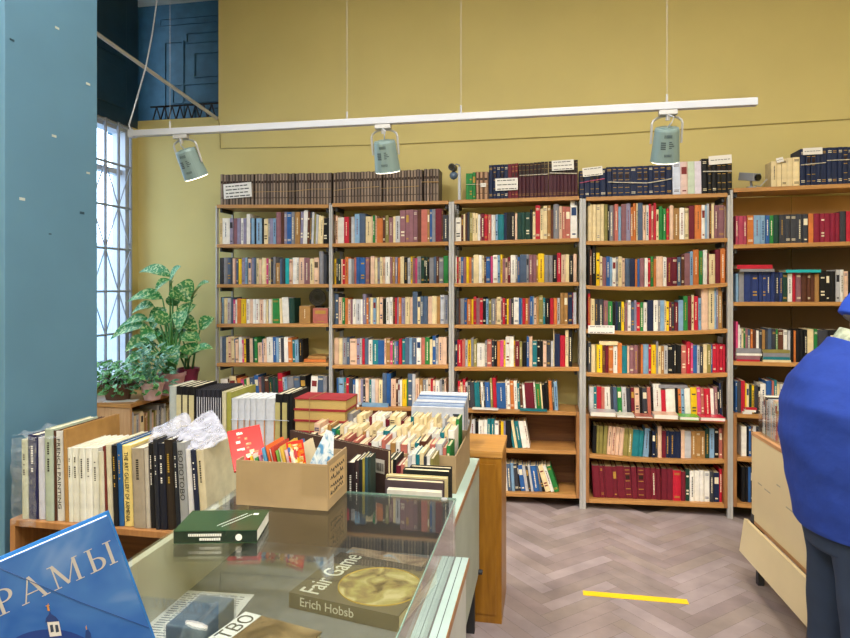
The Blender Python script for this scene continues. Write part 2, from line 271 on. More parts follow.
# ------------------------------------------------------------------ rows of books, read off the photo spine by spine; some white ones are cards built as books
ROWS = [
(0,1,212,205,6.967,24,"c70/92 w122/92 v148 z172 v200 w216 v238 w264/62 q272/92 s294 k306 s346 k358 c388/96 a402/92 v424 s444 z478/50 u500 v520/48 b552 a576 x612 v632/45~6 w660/35~8 u676/45 d690/50 l706/50 h718/60 l734/65 c750/72 c772/78 k804/90~0"),
(0,2,212,246,6.967,28,"a52/80 d78/82 a106/80 q132 d140 p160/85 z168/92 q180 y206/90 v230/82 s246/80 d250 p272/88 v288/82 q306/80 c326/85 p344/95 c376/82 f390/88 c408/92 d424/80 a442/75 x470/118 q486/88 d508/85 j534/85 p560/92 w592/80 w602 p640/80 z680/82 c710/88 p744/82 a775/38 d802/60"),
(0,3,212,286,6.967,18,"c58/78 d66 s80/80 c106/85 l130 q146/80 f160/95 w172 o200/88 y236/92 w262 p282 w300/92 w328 p356/95 w374 c390 w414/92 c420 g472/88~-4 c490/88~-6 w536/78~-8 e574/85~-4 _606~0 x684/140 _700 i805/155"),
(0,4,212,326,6.967,30,"p45/90 l68/75 q96/80 c112/80 p132/75~-4 c156/75 b162/90 p184/95 w208/78 f222/98 y236/90 k262/90 p284/88 e296/80 g318/80 p348/118 v356/95 p380/90 w424/78 b446/78 s466/82 w478/85 d500/85 w530/78 o560/85 t578/98 s604/98 k634/92"),
(0,5,212,366,6.967,50,"w118/90~-14 u128 c175/70 u182 o208/85 f230/95 g248/95 c270/85 q300/80 b330/65 z350/80 d372/75 u400/78 e430/80 d445 e465 r500/50 l512/80 s530/80 a575/75 q620/72 k660/70 _680 w728/72~10 q772/70~5 a800/72~0"),
(1,1,328,204,6.855,34,"u50/75 p66/80 w108/92 r142/88 u158 l182/88 s216/68 q256/65 c296/85 p304 g322/78 p332 o374/98 u392/82 h416/78 z444/92 c462/85 l492/82 z530/42 z556/40 z584/38 z612/40 u638/38 i680/36 x696/38 b712/36 a736/36 m778/32 u788 d824/75"),
(1,2,328,246,6.855,40,"y54/85 d68 e88/90 p98 r116/92 o138/75 l160/88 a178/90 i192/80 b220/76 b256/80 z282/78 u290 p318/70 c338/80 a354/80 c374/76 p390/78 w424/74 z440/78 x460/76 v476/76 o494/80 c520/72 k545/78 l565/82 y578/70 z596/82 f610/82 a636/72 e660/70 k668 e680/75 k694/80 a724/80 q740/72 u760/72 a790/80 g822/66"),
(1,3,328,286,6.855,26,"q48/50 q70/55 p96/78 g116/80 o136/82 p152/92 z168/95 w190/90 l222/92 w236 v262/55 o276/80 a288/78 c308/80 s330/85 c352/76 p374/78 k396/88 w420/80 w444/78 u458 r472/80 v482 o502/78 v528/82 c560/76 p578/76 q612/38 c632/76 q654/70 q684/72 p712/72 c746/70 x768/72 l798/62 a822/64"),
(1,4,328,328,6.855,26,"s42/70 p72/70 c98/72 a128/68 q148/66 p196/76 v216/72 l232 r250/75 q276/70 w304/82 t342/82 b386/84 p398/72 x424/75 f442/92 g452/92 v466/94 b480/95 u486 r506/75 t528/78 q556/66 s574/68 q606/68 w638/68 i664/68 g696/64 c716/80 b738/54 l756/70 p784/64 p812/64"),
(1,5,328,368,6.855,26,"s46/66 b70/68 s108/68 t122/68 r142/70 d166/72 b186/82 w208/80 p222/86 v240/78 d254 p280/72 t296/80 l322/78 p346/80 c372/84 q400/36 b430/38 p466/76 u478 l494/85 w506 y538/80 g545 q576/40 l598/42 p624/76 x648/78 a672/82 w684 p704/76 r718 p736/88 w764/88 a780/80 d796/80 p816/78"),
(2,1,450,200,6.343,27,"w70/112 u84/95 c96/90 u108/85 d124/75 h142/80 c158/80 c176/84 w190/92 z198 m216/85 r240/92 i262/92 w288/94 s304/92 t342/92 n360/80 k386/78 k412/78 p426/85 e452/78 e478/78 e508/76 k524/60 c542/75 r572/34 c592/55 c616/36 x640/34 u656/60 a692/28 p712/40 i732/40 i764/42 w808/8"),
(2,2,450,244,6.343,27,"w42/75 r54/82 p68 b84/82 z102/85 y120/80 o136/84 a148/90 c182/68 w204/72 c216/76 u228/85 b256/82 f272/78 w302/70 s318 y332/66 z350/90 p366 m384/82 w416/70 a428 b444/82 q484/66 a500 z525/68 z548/68 x558/72 y598/60 a626/70 a652/72 k678/70 r706/56 p732/68 c756/66 k782/72 p804/64"),
(2,3,450,286,6.343,27,"v36/65 d54/80 u66 a90/80 b106/78 o136/85 y148/85 r166/68 z188/78 r208/78 k228/70 s244/82 h262/88 a288/82 p296 c322/70 z332 r350/78 u360 y372/82 z388 d404/82 w436/75 b452/78 s458 r478/78 o496/78 z506 b524/66 s532 p548/76 x564/68 h590/60 t604/75 k634/80 r658/78 o680/76 l698/78 x722/44 x748/44 n778/42 r782 l802/42"),
(2,4,450,328,6.343,27,"n46/80 r76/76 i96/76 l112/78 y132/78 a148/65 h170/72 w222/98 a234/80 i264/75 d278/80 k298/84 o318/84 f340/80 y352/80 w380/55 w404/55 y412/80 m440/84 h458/88 k486/92 b502/55 p522/56 t552/84 k572/82 k590/84 p612/84 d640/82 l656/84 c662/8 n698/38 r732/48 c752/12 k776/12"),
(2,5,450,370,6.343,38,"r70/70~-3 c86/80~-8 r104/60 l118/80 d134/75 d158/78 t180/80 t192/78 k200 w216/80 d226 b258/78 h274/52 r298/50 b356/82~-6 w366/66 w384/70 o408/70 w430/70 t446/85 u466/95~-10 w482 m540/80~-12 w550 g582/88 c592 k612/95 k630/82 o652/70~-8 d664/75 s688/74"),
(2,6,450,412,6.343,98,"l124/50 l160/48 k180/60 w212/52 w236/52 t258/44 t282/44 w310/58 u322 y340/62 v352/60 k390/55 _398 t412/55~-28 c430 t460/58 w490/58 w508/60"),
(2,7,450,452,6.343,200,"s225/72 w240 q262/74 d275 l300/76 s320 s350/75~-8 w366/72 q392/76~-10 s412/72 d440/76~-16 k450 b480/85~-22 l500/90~-24 d515 l530/85 b570/88 q586/88 k604/92~-40 c640/85~-54 w662/88 g694/90"),
(3,1,578,198,5.3125,52,"c76/32 c98/34 c118/34 c140/32 h158/34 k168 a188/40 z194 i214/32 s230/46 z256/32 v280/28 o292/48 o310/28 c318 q344/26 p362/40 w376/38 r390/30 i402/40 r416/26 c430/60 g450/44 g470/56 r486/56 p508/40 x540/54 w566/52 c590/54 m620/40 o656/38 w676/38 s686/40 l698/30 u710/30 c724/28 z745/38 z780/38 p796/45"),
(3,2,578,242,5.3125,52,"k62/40 u74/40 k96/18 y116/58 c130/75 z150/82 b170/76 s182/80 w202/84 a214/80 c234/76 p250/86 q276/88 n304/88 o316/92 b328/92 z354/85 w372/85 r386/86 g402/76 o416/90 p452/76 w472/80 m500/82 m528/82 q548/80 u566/68 z596/60 s612/50 o644/40 g664/48 w688/42 m696/60 c730/64 m758/40 o790/34"),
(3,3,578,286,5.3125,52,"r66/20 c90/68 d108/72 d136/70 z160/78 g184/82 k200/82 n212/82 e230/84 y246/84 n250 z264/90 w282/76 q300/84 v312/76 r330/88 g348/88 w368/88 n402/76 w426/76 a438 s460/76 c470 y484/82 m498/86 d512 m534/88 s560/76 g584/54 m604/56 c616/48 r640/54 s656/64 p694/8 c726/6 s736 v746/8 x768/10"),
(3,4,578,330,5.3125,52,"d70/66 c92/78 h100 y130/78 u146/82 m162/84 o188/86 w210/88 o234/70 t262/85 p274/86 z298/84 z320/82 u334 o346/80 s376/78 r390/80 y416/80 a428/62 c442/88 x458/86 l478/84 k504/82 k528/80 k550/80 i576/82 r600/62 f612/72 b634/82 l648/82 d666/90 c686/78 h708/78 b716 r735/78 r752 r770 r788"),
(3,5,578,374,5.3125,52,"r60/65 l84/70 t100/70 r125/68 i142/72 w176/70~-5 d190/70 q212/68 g236/72 l262/70 d284/75 m304/72 p330/75 k345/70 d372/75 i390/72 k404 w446/52 r470/86 w520/80 k536/75 o552/76 s570/78 w602/76 y636/72 f656/72 i674/75 r708/78 w726/80 z746/70 k756 n782/50"),
(3,6,578,416,5.3125,76,"k96/50~4 h112/52 h130/54 h152/54~8 p175/55~10 p195/58 p215/60 p238/62 h262/65~8 h285/68 t318/72 t345/78~8 s375/66~11 k394/80~0 n412/82 d424/60 p446/56 m468/80 n486/80 n518/84 n548/84 p568/76 l602/82 x628/82 x652/82 x676/82 e700/70 s726/68 k750/70 i780/68"),
(3,7,578,456,5.3125,82,"m124/52~-10 m142/55 m152 m192/56 m214/58 m252/55 m290/60 m318/60~-8 m358/62~-4 m392/64 m420/66 m444/70 m474/68~0 m504/68 r548/78 m572/85 e594/72 w620/80 w646/80 w672/78 w700/82 d722/84 n752/90 r774/70"),
(4,1,728,194,6.967,55,"R74/152 R106/152 R134/152 o180/150 s228/148 s262/148 b292/148 g320/148 e358/146 d398/144 d438/142 d478/142 d522/140 d562/140 o598/136 Q642/136 Q678/136 Q714/134 Q748/134 Q782/130 d826/120 r870/120 r900 d930 d960"),
(4,2,728,250,6.967,55,"s76/165 a112/150 N166/150 N214/150 N242/150 N268/150 N300/150 N330/150 n358/160 N382/155 e418/160 w450/165 r474/160 z514/160 u552/165 u578/165 u606/165 x640/165 k684/145 k712/148 k752/148 l782/138 w808/138 p838/148 k875/150 u905 d940"),
(4,3,728,310,6.967,55,"f72/82 w84/105 w96/130 c110/130 g122 z140/130 q158/135 o174/135 u198/140 w218/145 d240/140 x262/140 d280/145 q306/130 d335/135 g350/135 u388/140 w418/140 l436/145 k460/140 o476/145 k500/140 k530/145 k556/140 c600/135 g626/135 d700/140 k800/140"),
(4,4,728,366,8.62,62,"b82/130 d116/135 r150/130 y162/150 c185/160 e208/165 y228/170 d262/170 k280/180 w330/155 b380/130 i400 t425/125 c450/160 l490 d530"),
(4,5,728,410,5.3095,72,"w100/90 k112/90 b125/90 u134/88 l150 d170"),
(4,6,728,410,5.3095,72,"k95/305 k108/305 b122 k134 d150"),
]
TOPS = [  # bound volumes standing on top of the bookcases: case, crop, start, tokens, look
(2,450,155,6.343,100,"g120/116 g142/116 g163/110 L186/108 L212/107 L244/106 | n272/64 n296/62 n320/62 n344/60 n368/58 m390/56 m410/54 m432/52 | M456/54 M480/53 M505/52 M530/50 M553/47 M577/45 M600/43 M623/41 | M652/40 M676/38 M698/36 M722/35 M746/34 M770/33 M792/32 M812/31"),
(3,578,150,5.3125,8,"n36/110~-2 n62/108 n90/106 n118/105 n150/98 | n184/90 n210/88 n246/88 n280/88 n312/86 n346/84 n375/84 n402/82 n434/82 n468/80 n502/80 | B545/62 P585/62 A622/60 V658/58 | k690/45 k712/44 k738/43 k765/42 k792/40 k820/35"),
(4,728,142,6.967,300,"c345/135 c375/122 c412/115 c455/110 c503/105 | n544/48 n580/46 n615/44 n652/42 n690/40 n728/38 n765/36 n800/35 n838/34 n875/33"),
]
import re
SPECS = []
def parse(s):
    last, ln = 90, 0
    for tk in s.split():
        if tk == '|': yield None; continue
        m = re.match(r'(\D)(\d+)(?:/(-?\d+))?(?:~(-?\d+))?$', tk)
        if m.group(3): last = float(m.group(3))
        if m.group(4): ln = float(m.group(4))
        yield m.group(1), float(m.group(2)), last, ln
rng = random.Random(7)
def row_specs(ci, si, cx, cy, sc, start, s, kind='book', grow=0):
    x = start; n = 0; out = []
    sp = YS
    for tok in parse(s):
        if tok is None: x += 2; continue
        c, xe, tp, ln = tok
        if c == '_': x = xe; continue
        n += 1
        X0, X1 = atY(cx+x/sc, sp).x, atY(cx+xe/sc, sp).x
        lim_l, lim_r = SH[ci, si][0].x, SH[ci, si][1].x
        if si > 0:
            e = .023 if si >= CASES[ci][4] else .004
            X0 = max(X0, lim_l+e); X1 = min(X1, lim_r-e)
        if X1-X0 < .004: x = xe; continue
        zs = shelf_z(ci, si, (X0+X1)/2); ztop = atY(cx+(x+xe)/2/sc, sp, cy+tp/sc).z
        a = math.atan2(ln/sc*zs*0+ln/sc*.0072, max(.05, ztop-zs)) if ln else 0
        w = (X1-X0)*cos(a)-.0013; h = (ztop-zs-w*sin(abs(a)))/cos(a)
        lean_gap = 0
        col = {'M': lin('46202c')}.get(c) or PC[c]
        out.append(dict(ci=ci, si=si, n=n, c=c, X=(X0+X1)/2, z=zs+w/2*sin(abs(a))+.0004, w=w, h=h, a=a, col=col, d=min(.215, max(.1, h*.7)), kind=kind,
                        area=(X1-X0)*h*(.45 if (ci, si) in ((0, 5),) else 1)/(4.3-.19*ci)**2, seed=rng.random()))
        x = xe
    for i, o in enumerate(out): o['L'] = out[i-1]['c'] if i else None; o['R'] = out[i+1]['c'] if i+1 < len(out) else None; o['N'] = len(out)
    return out
for r in ROWS: SPECS += row_specs(*r)
VOLS = []
for (ci, cx, cy, sc, st, s) in TOPS: VOLS += row_specs(ci, 0, cx, cy, sc, st, s, 'volume')
# the long brown leather set over the first two bookcases
for ci, x0, x1, y0, y1, gaps in ((0, 220, 331.5, 174.6, 172.8, (252, 293)), (1, 333, 439.5, 172.6, 168.8, (380, 420.5))):
    xs = x0; k = 0
    while xs < x1-1:
        k += 1; wpx = 3.05; Xa, Xb = atY(xs, YS).x, atY(min(xs+wpx, x1), YS).x; t = (xs-x0)/(x1-x0)
        zs = shelf_z(ci, 0, (Xa+Xb)/2); zt = atY(xs, YS, y0+(y1-y0)*t).z+rng.uniform(-.003, .003)
        VOLS.append(dict(ci=ci, si=0, n=k, c='L', X=(Xa+Xb)/2, z=zs+.0004, w=Xb-Xa-.0008, h=zt-zs, a=0, col=lin(rng.choice(('51463e', '5a4e44', '463c36', '5f5247'))),
                    d=.15, kind='volume', area=9, seed=rng.random(), L='L', R='L', N=37, set=1))
        xs += wpx
        for g in gaps:
            if xs-wpx < g <= xs: xs += 1.0
CN = [c[0] for c in CASES]
SHN = ['top', 'second', 'third', 'fourth', 'fifth', 'sixth', 'seventh', 'lowest']
def nice(c): return 'dark maroon' if c == 'M' else PAL[c][1]
def shelf_label(o):
    last = len(CASES[o['ci']][3])-1
    where = 'on top of' if o['si'] == 0 else ('on the bottom shelf of' if o['si'] == last else 'on the %s shelf down of' % ORD[o['si']])
    return where, CN[o['ci']]
def place(o):
    mb = MB(); r = random.Random(o['seed'])
    deco = {'L': 'V', 'M': 'M'}.get(o['c']) if o['si'] == 0 else None
    if o['c'] == 'm': deco = '.' if r.random() < .75 else 'L'
    if o['kind'] == 'volume' and o['c'] in 'nk': deco = r.choice('Lb')

    book_geo(mb, r, o['w'], o['h'], o['d'], o['col'], deco)
    isv = o['kind'] == 'volume'
    ob = mb.build('bound_volume' if isv else 'book', M_BOOK, loc=(o['X'], YS+.0005+r.uniform(0, .006), o['z'])); ob.rotation_euler.y = o['a']
    last = len(CASES[o['ci']][3])-1
    sh = 'bottom shelf' if o['si'] == last else '%s shelf down' % ORD[o['si']]
    if isv:
        lab = '%s bound volume, %s from left on top of the %s bookcase' % (nice(o['c']), nth(o['n']), CN[o['ci']])
        grp = 'bound volumes on top of the %s bookcase' % CN[o['ci']]
    else:
        lab = '%s book, %s from left on %s of the %s bookcase' % (('slim ' if o['w'] < .017 else 'thick ' if o['w'] > .034 else '')+nice(o['c']), nth(o['n']), sh, CN[o['ci']])
        if o['L'] and o['L'] != o['c'] and len(lab.split()) < 14 and o['L'] not in 'M': lab = lab.replace(' book,', ' book beside a %s one,' % PAL[o['L']][1]) if len(lab.split())+3+len(PAL[o['L']][1].split()) <= 16 else lab
        grp = 'books on the %s of the %s bookcase' % (sh, CN[o['ci']])
    tag(ob, lab, 'book', grp); return ob
def lay_case_books(budget):
    SPECS.sort(key=lambda o: -o['area'])
    for o in SPECS[:budget]: place(o)
    for o in VOLS: place(o)
    mb = MB()
    for o in SPECS[budget:]:
        r = random.Random(o['seed']); M = Matrix.Translation((o['X'], YS+.0005+r.uniform(0, .006), o['z'])) @ Matrix.Rotation(o['a'], 4, 'Y')
        book_geo(mb, r, o['w'], o['h'], o['d'], o['col'], None, M)
    ob = mb.build('books', M_BOOK); tag(ob, 'hundreds of smaller books in many colours filling the wall bookcases', 'books', kind='stuff')
    print('CASEBOOKS', len(SPECS), 'individual', budget, 'vols', len(VOLS))
# ------------------------------------------------------------------ things lying on the shelves
def flat_book(px0, px1, ci, si, zoff, th, depth, c, label, yfr=YF+.004, rot=0, name='book', cat='book', grp=None, spine='y'):
    a, b = atY(px0, yfr).x, atY(px1, yfr).x; w = b-a; z = shelf_z(ci, si, (a+b)/2)+zoff+.0006
    mb = MB(); col = PC[c]
    mb.box((0, 0, 0), (w, depth, .002), col); mb.box((0, 0, th-.002), (w, depth, th), col)
    if spine == 'y': mb.box((0, 0, .002), (w, .002, th-.002), col); mb.box((.003, .002, .002), (w-.003, depth-.003, th-.002), PAGE)
    else: mb.box((.003, .003, .002), (w-.003, depth-.003, th-.002), lin('e8e2d2'))
    o = mb.build(name, M_BOOK, loc=(a, yfr, z)); o.rotation_euler.z = R(rot)
    tag(o, label, cat, grp); return z+th
def cardnote(px0, px1, py0, py1, Y, label, rot=0, lines=3, name='paper_note', cat='note', M=None):
    a, b = atY(px0, Y, py1), atY(px1, Y, py0); w, h = b.x-a.x, b.z-a.z; mb = MB()
    mb.box((0, -.0012, 0), (w, 0, h), (1,1,1), 0); r = random.Random(px0)
    for k in range(lines):
        z = h*(.82-.7*k/max(1, lines-1)) if lines > 1 else h*.5; x = w*.08
        while x < w*.88:
            l = r.uniform(.008, .03)*w/.13; mb.box((x, -.0016, z-h*.035), (min(x+l, w*.93), -.0011, z+h*.035), mi=1); x += l+w*.03
    o = mb.build(name, [M_PAPER, M_INK], loc=(a.x, Y, a.z)); o.rotation_euler.y = -R(rot); tag(o, label, cat)
def case_clutter():
    G = 'books lying flat in front of the sixth row'
    sc = 5.3125
    for x0, x1, th, c, l in ((65,200,.030,'l','pale grey book lying flat, leftmost on the fourth bookcase ledge'),(205,298,.014,'w','thin white magazine lying flat on the fourth bookcase ledge'),
        (302,395,.012,'i','salmon booklet lying flat on the fourth bookcase ledge'),(400,530,.03,'p','pale book lying flat at the middle of the fourth bookcase ledge'),
        (536,640,.022,'g','bright green covered book lying flat on the fourth bookcase ledge'),(646,778,.024,'r','red covered book lying flat, rightmost on the fourth bookcase ledge')):
        a = 578+x0/sc; b = 578+x1/sc
        ax = atY(a, YF-.05); th2 = th
        w = atY(b, YF-.05).x-ax.x; z = shelf_z(3, 5, ax.x)+.0008+.002
        mb = MB(); col = {'g': lin('5fb83c'), 'r': lin('d12a45')}.get(c, PC[c])
        mb.box((0, -.08, 0), (w, .03, .002), col); mb.box((0, -.08, th-.002), (w, .03, th), col); mb.box((.003, -.078, .002), (w-.003, .03, th-.002), lin('e8e4dc'))
        tag(mb.build('book', M_GLOSS, loc=(ax.x, YF+.004, z)), l, 'book', G)
    # middle bookcase ledge
    flat_book(520, 547, 2, 5, 0, .010, .05, 't', 'turquoise magazine lying flat on the middle bookcase ledge', YF-.02)
    flat_book(472, 498, 2, 5, 0, .008, .05, 'w', 'thin white magazine lying flat under the leaning books, middle bookcase', YF-.02)
    # second bookcase ledge
    z = flat_book(346.5, 359, 1, 5, 0, .016, .03, 'w', 'white book at the foot of a small flat pile, second bookcase', YF+.001)
    flat_book(347.5, 361, 1, 5, .0175, .014, .03, 'l', 'pale grey book on top of a small flat pile, second bookcase', YF+.001)
    flat_book(362, 388, 1, 5, 0, .026, .03, 's', 'pale blue book lying flat on the second bookcase ledge', YF+.001)
    # rightmost bookcase piles
    flat_book(740, 774.5, 4, 2, atY(755, YS, 250+125/6.967).z-shelf_z(4, 2, atY(755, YS).x)-.026, .018, .14, 'a', 'grey book lying under the red one on the blue volumes')
    flat_book(737, 772.5, 4, 2, atY(755, YS, 250+125/6.967).z-shelf_z(4, 2, atY(755, YS).x)-.007, .026, .14, 'r', 'red book lying on top of the blue volumes, rightmost bookcase')
    flat_book(786, 821, 4, 2, atY(800, YS, 250+160/6.967).z-shelf_z(4, 2, atY(800, YS).x)+.002, .018, .14, 'j', 'turquoise book lying flat across brown books, rightmost bookcase')
    G2 = 'books piled flat on the fourth shelf of the rightmost bookcase'
    for k, (x0, x1, th, c, l) in enumerate(((729,760,.012,'r','slim red book at the foot of the left flat pile'),(731,760,.024,'z','mauve book second in the left flat pile'),(730,762,.014,'w','white book third in the left flat pile'),(730,761,.03,'a','thick grey book on top of the left flat pile'))):
        flat_book(max(x0, 736.5), x1, 4, 3, sum((.012,.024,.014,.03)[:k])+.0012*k, th, .034, c, l+' beside the steel upright', YF+.001, grp=G2)
    for k, (x0, x1, th, c, l) in enumerate(((761.5,791,.014,'c','cream book at the foot of the right flat pile'),(763,790,.018,'t','teal book second in the right flat pile'),(763,790,.024,'a','grey book third in the right flat pile'),(762,790,.02,'h','olive book on top of the right flat pile'))):
        flat_book(max(x0, 763), x1, 4, 3, sum((.014,.018,.024,.02)[:k])+.0012*k, th, .034, c, l+', rightmost bookcase', YF+.001, grp=G2)
    for k, (x0, x1, th, c, l) in enumerate(((743,752,.012,'w','white booklet at the foot of a little pile'),(745,756,.014,'w','white booklet in the middle of a little pile'),(746,757,.012,'r','red and white booklet topping a little pile'))):
        flat_book(x0, x1, 4, 4, sum((.012,.014,.012)[:k])+.0012*k, th, .034, c, l+' beside the yellow book', YF+.001, grp='booklets in a little pile')
    # flat books on top of rows in the fourth bookcase
    def ontop(px0, px1, py, th, c, l, ci=3, si=4):
        a, b = atY(px0, YS).x, atY(px1, YS).x; z = atY(px0, YS, py).z
        flat_book(px0, px1, ci, si, z-shelf_z(ci, si, (a+b)/2), th, .13, c, l, YS+.004)
    ontop(599.5, 618, 345.2, .026, 'c', 'cream book lying flat on top of the yellow book, fourth bookcase')
    ontop(655, 687.5, 388.2, .024, 'a', 'silver grey book lying on white spines, fourth bookcase')
    # wooden coloured pile, leftmost bookcase
    flat_book(304, 326, 0, 4, 0, .02, .16, 'o', 'orange brown book lying flat, lower of two, leftmost bookcase', YS+.01)
    flat_book(308, 326, 0, 4, .0215, .022, .15, 'x', 'tan book lying flat, upper of two, leftmost bookcase', YS+.014)
    # round black record leaning behind the salmon book
    c0 = atY(324-.5, YS+.2); zz = shelf_z(0, 3, c0.x)
    r = .068; mb = MB(); n = 36
    mb.prism([(r*cos(2*pi*k/n), r*sin(2*pi*k/n)) for k in range(n)], .004, axis=1)
    rec = mb.build('record_disc', mat('black_vinyl', '1b1b1e', .3), loc=(c0.x-.04, YS+.17, zz+.125+r-.002)); rec.rotation_euler.x = 0
    tag(rec, 'round black grooved disc propped up behind the salmon book, leftmost bookcase', 'record')
    mb = MB()
    for q in (.03, .042, .054, .062):
        pts = [((q)*cos(2*pi*k/30), -.0006, (q)*sin(2*pi*k/30)) for k in range(31)]; mb.tube(pts, .0016, 5, caps=False)
    mb.build('groove_ring', mat('grey_groove', '77787c', .4), rec)
    bx = MB().box((-.05, 0, 0), (.05, .05, .124)).build('book', M_BOOK, loc=(c0.x-.04, YS+.15, zz+.0005)); tag(bx, 'dark book standing behind the salmon one, under the black disc', 'book')
    bx.data.color_attributes['Col'].data.foreach_set('color', [.02,.02,.025,1]*24)
    # notes and price cards
    cardnote(224, 252, 183.5, 199, YS-.008, 'white paper note with handwriting tied to brown volumes, leftmost bookcase', 3, 4)
    cardnote(495.5, 518, 178, 190.8, YS-.010, 'white paper note on the navy volumes, middle bookcase', 1, 3)
    cardnote(552, 574, 160, 171, YS-.010, 'white paper note at the top of maroon volumes, middle bookcase', 2, 3)
    cardnote(583, 603, 167.5, 177, YS-.010, 'paper note on the leaning navy volumes, fourth bookcase', 5, 2)
    cardnote(709, 732, 155.5, 165, YS-.010, 'white paper note on black volumes, right end of the fourth bookcase', 3, 1)
    cardnote(803, 822.5, 147.5, 155, YS-.010, 'white paper note on dark blue volumes, rightmost bookcase', 1, 1)
    cardnote(777, 784, 158, 163, YS-.010, 'small white paper note on the cream volumes, rightmost bookcase', 12, 1)
    cardnote(480.5, 486, 183, 187, YS-.008, 'tiny white tag on brown volumes, middle bookcase', 0, 1, 'paper_tag', 'tag')
    cardnote(588, 614.5, 325.5, 333.3, YF-.003, 'pale card label fixed to the fourth shelf of the fourth bookcase', 0, 2, 'shelf_label', 'label')
    # strings tying the volumes
    M_STR = mat('white_string', 'cfc8b8', .8); M_TAN = mat('tan_string', 'a88a5a', .8); M_PINK = mat('pink_string', 'c25a7a', .8)
    def string(pts, lab, m=M_STR, r=.003, y=YS-.0052):
        P = [atY(px, y, py) for px, py in pts]; tag(MB().tube([(p.x, y, p.z) for p in P], r, 6).build('string', m), lab, 'string')
    string([(253.5,192),(295,191),(312,189),(331,189)], 'tan string around the brown volumes of the leftmost bookcase', M_TAN, .002, YS-.0045)
    string([(333.5,190.5),(350,188.5),(379,186.5)], 'tan string around the left brown volumes, second bookcase', M_TAN, .002, YS-.0045)
    string([(381,188.5),(410,186.5),(419,186)], 'tan string around the middle brown volumes, second bookcase', M_TAN, .002, YS-.0045)
    string([(421.5,182),(438.5,181.8)], 'tan string around the last brown volumes, second bookcase', M_TAN, .0035, YS-.006)
    string([(466,184.5),(488,184)], 'white string around the green volumes', r=.0018)
    string([(519.5,175.5),(548,174)], 'white string around the left maroon volumes')
    string([(549.5,173),(577,173.5)], 'white string around the right maroon volumes', r=.0035)
    string([(579.5,183),(590,181),(605,178.6)], 'pink string around the leaning navy volumes', M_PINK)
    string([(608,182),(647,183),(660,181),(672,178.5)], 'white string around the gilt navy volumes', r=.0035)
    string([(703,171.5),(732,171)], 'white string around the black volumes', r=.0035)
    string([(801,165),(826,162.5)], 'white string around the left dark blue volumes')
    string([(827,160.5),(850,159.5),(856,159.5)], 'white string around the right dark blue volumes')
case_clutter()
# ------------------------------------------------------------------ room shell
XL, XR, YN, ZC = -3.41, 3.6, -2.6, 4.15
M_YEL = mat('ochre_wall_paint', 'cebf7e', .75, var=.035, scale=2.2, bump=.05)
M_BLUE = mat('blue_wall_paint', '5884a0', .6, var=.06, scale=3, bump=.15)
M_BLUE2 = mat('old_blue_paint', '37647e', .55, var=.22, scale=7, bump=.3)
M_NAVYP = mat('dark_blue_paint', '1b3a54', .45, var=.2, scale=5, bump=.2)
M_CEIL = mat('ceiling_plaster', 'd8d6cc', .9)
M_WHITE = mat('white_metal', 'b9bdc6', .35, var=.03)
M_GRILLE = mat('pale_grille_paint', '8f98aa', .5)
zr0 = 2.93; xr0 = atY(218.5, YW).x
w = MB()
w.box((XL-.16, YW, 0), (XR, YW+.14, zr0)); w.box((xr0, YW, zr0), (XR, YW+.14, ZC))
struct(w.build('wall_back', M_YEL))
struct(MB().box((XR, YN, 0), (XR+.1, YW, ZC)).build('wall_right', M_YEL))
struct(MB().box((XL-.4, YN-.1, 0), (XR, YN, ZC)).build('wall_front', M_YEL))
struct(MB().box((XL-.4, YN, ZC), (XR, 5.5, ZC+.1)).build('ceiling', M_CEIL))
wy0, wy1, wz0, wz1 = 2.5, 4.70, .73, 2.86
l = MB(); l.box((XL-.16, YN, 0), (XL, wy0, wz1)); l.box((XL-.16, wy0, 0), (XL, wy1, wz0)); l.box((XL-.16, wy1, 0), (XL, YW, wz1))
struct(l.build('wall_left', M_YEL))
l = MB(); l.box((XL-.16, YN, wz1), (XL, YW, ZC)); struct(l.build('wall_left_upper', M_NAVYP))
for y0, z0, z1 in ((4.28, 2.98, 3.30), (4.28, 3.38, 4.0)):   # faint panels of the dark upper part
    struct(MB().box((XL, 3.2, z0), (XL+.012, 4.62, z1)).build('trim_panel', M_NAVYP, bevel=.006))
# recess in the upper left corner
r = MB(); r.box((XL-.4, 5.30, zr0-.1), (xr0+.12, 5.4, ZC)); r.box((XL-.42, YW, zr0), (XL-.36, 5.3, ZC)); r.box((xr0+.06, YW+.141, zr0), (xr0+.12, 5.3, ZC)); r.box((XL-.4, YW+.141, zr0-.06), (xr0+.1, 5.3, zr0-.001))
struct(r.build('wall_recess', M_BLUE2))
def panel_frame(x0, x1, z0, z1):
    mb = MB(); y = 5.30; t = .012
    for a, b in (((x0, y-.014, z0), (x1, y, z0+t)), ((x0, y-.014, z1-t), (x1, y, z1)), ((x0, y-.014, z0+t), (x0+t, y, z1-t)), ((x1-t, y-.014, z0+t), (x1, y, z1-t))): mb.box(a, b)
    struct(mb.build('trim_recess', M_BLUE2))
for q in ((-3.28,-2.72,3.77,3.87), (-3.20,-2.70,3.45,3.68), (-3.42,-2.70,3.22,3.40), (-3.20,-2.70,3.02,3.17), (-3.5,-3.30,3.02,3.8), (-3.55,-2.68,3.95,4.02)): panel_frame(*q)
tr = MB(); z0, z1 = zr0+.012, zr0+.13; y = YW+.06   # black lattice bracket lying in the recess
for z in (z0, z1): tr.tube([(XL+.08, y, z), (xr0-.03, y, z)], .008, 6)
n = 8
for k in range(n):
    a = XL+.1+(xr0-XL-.16)*k/n; b = XL+.1+(xr0-XL-.16)*(k+.5)/n; c = XL+.1+(xr0-XL-.16)*(k+1)/n
    tr.tube([(a, y, z0), (b, y, z1)], .006, 5); tr.tube([(b, y, z1), (c, y, z0)], .006, 5)
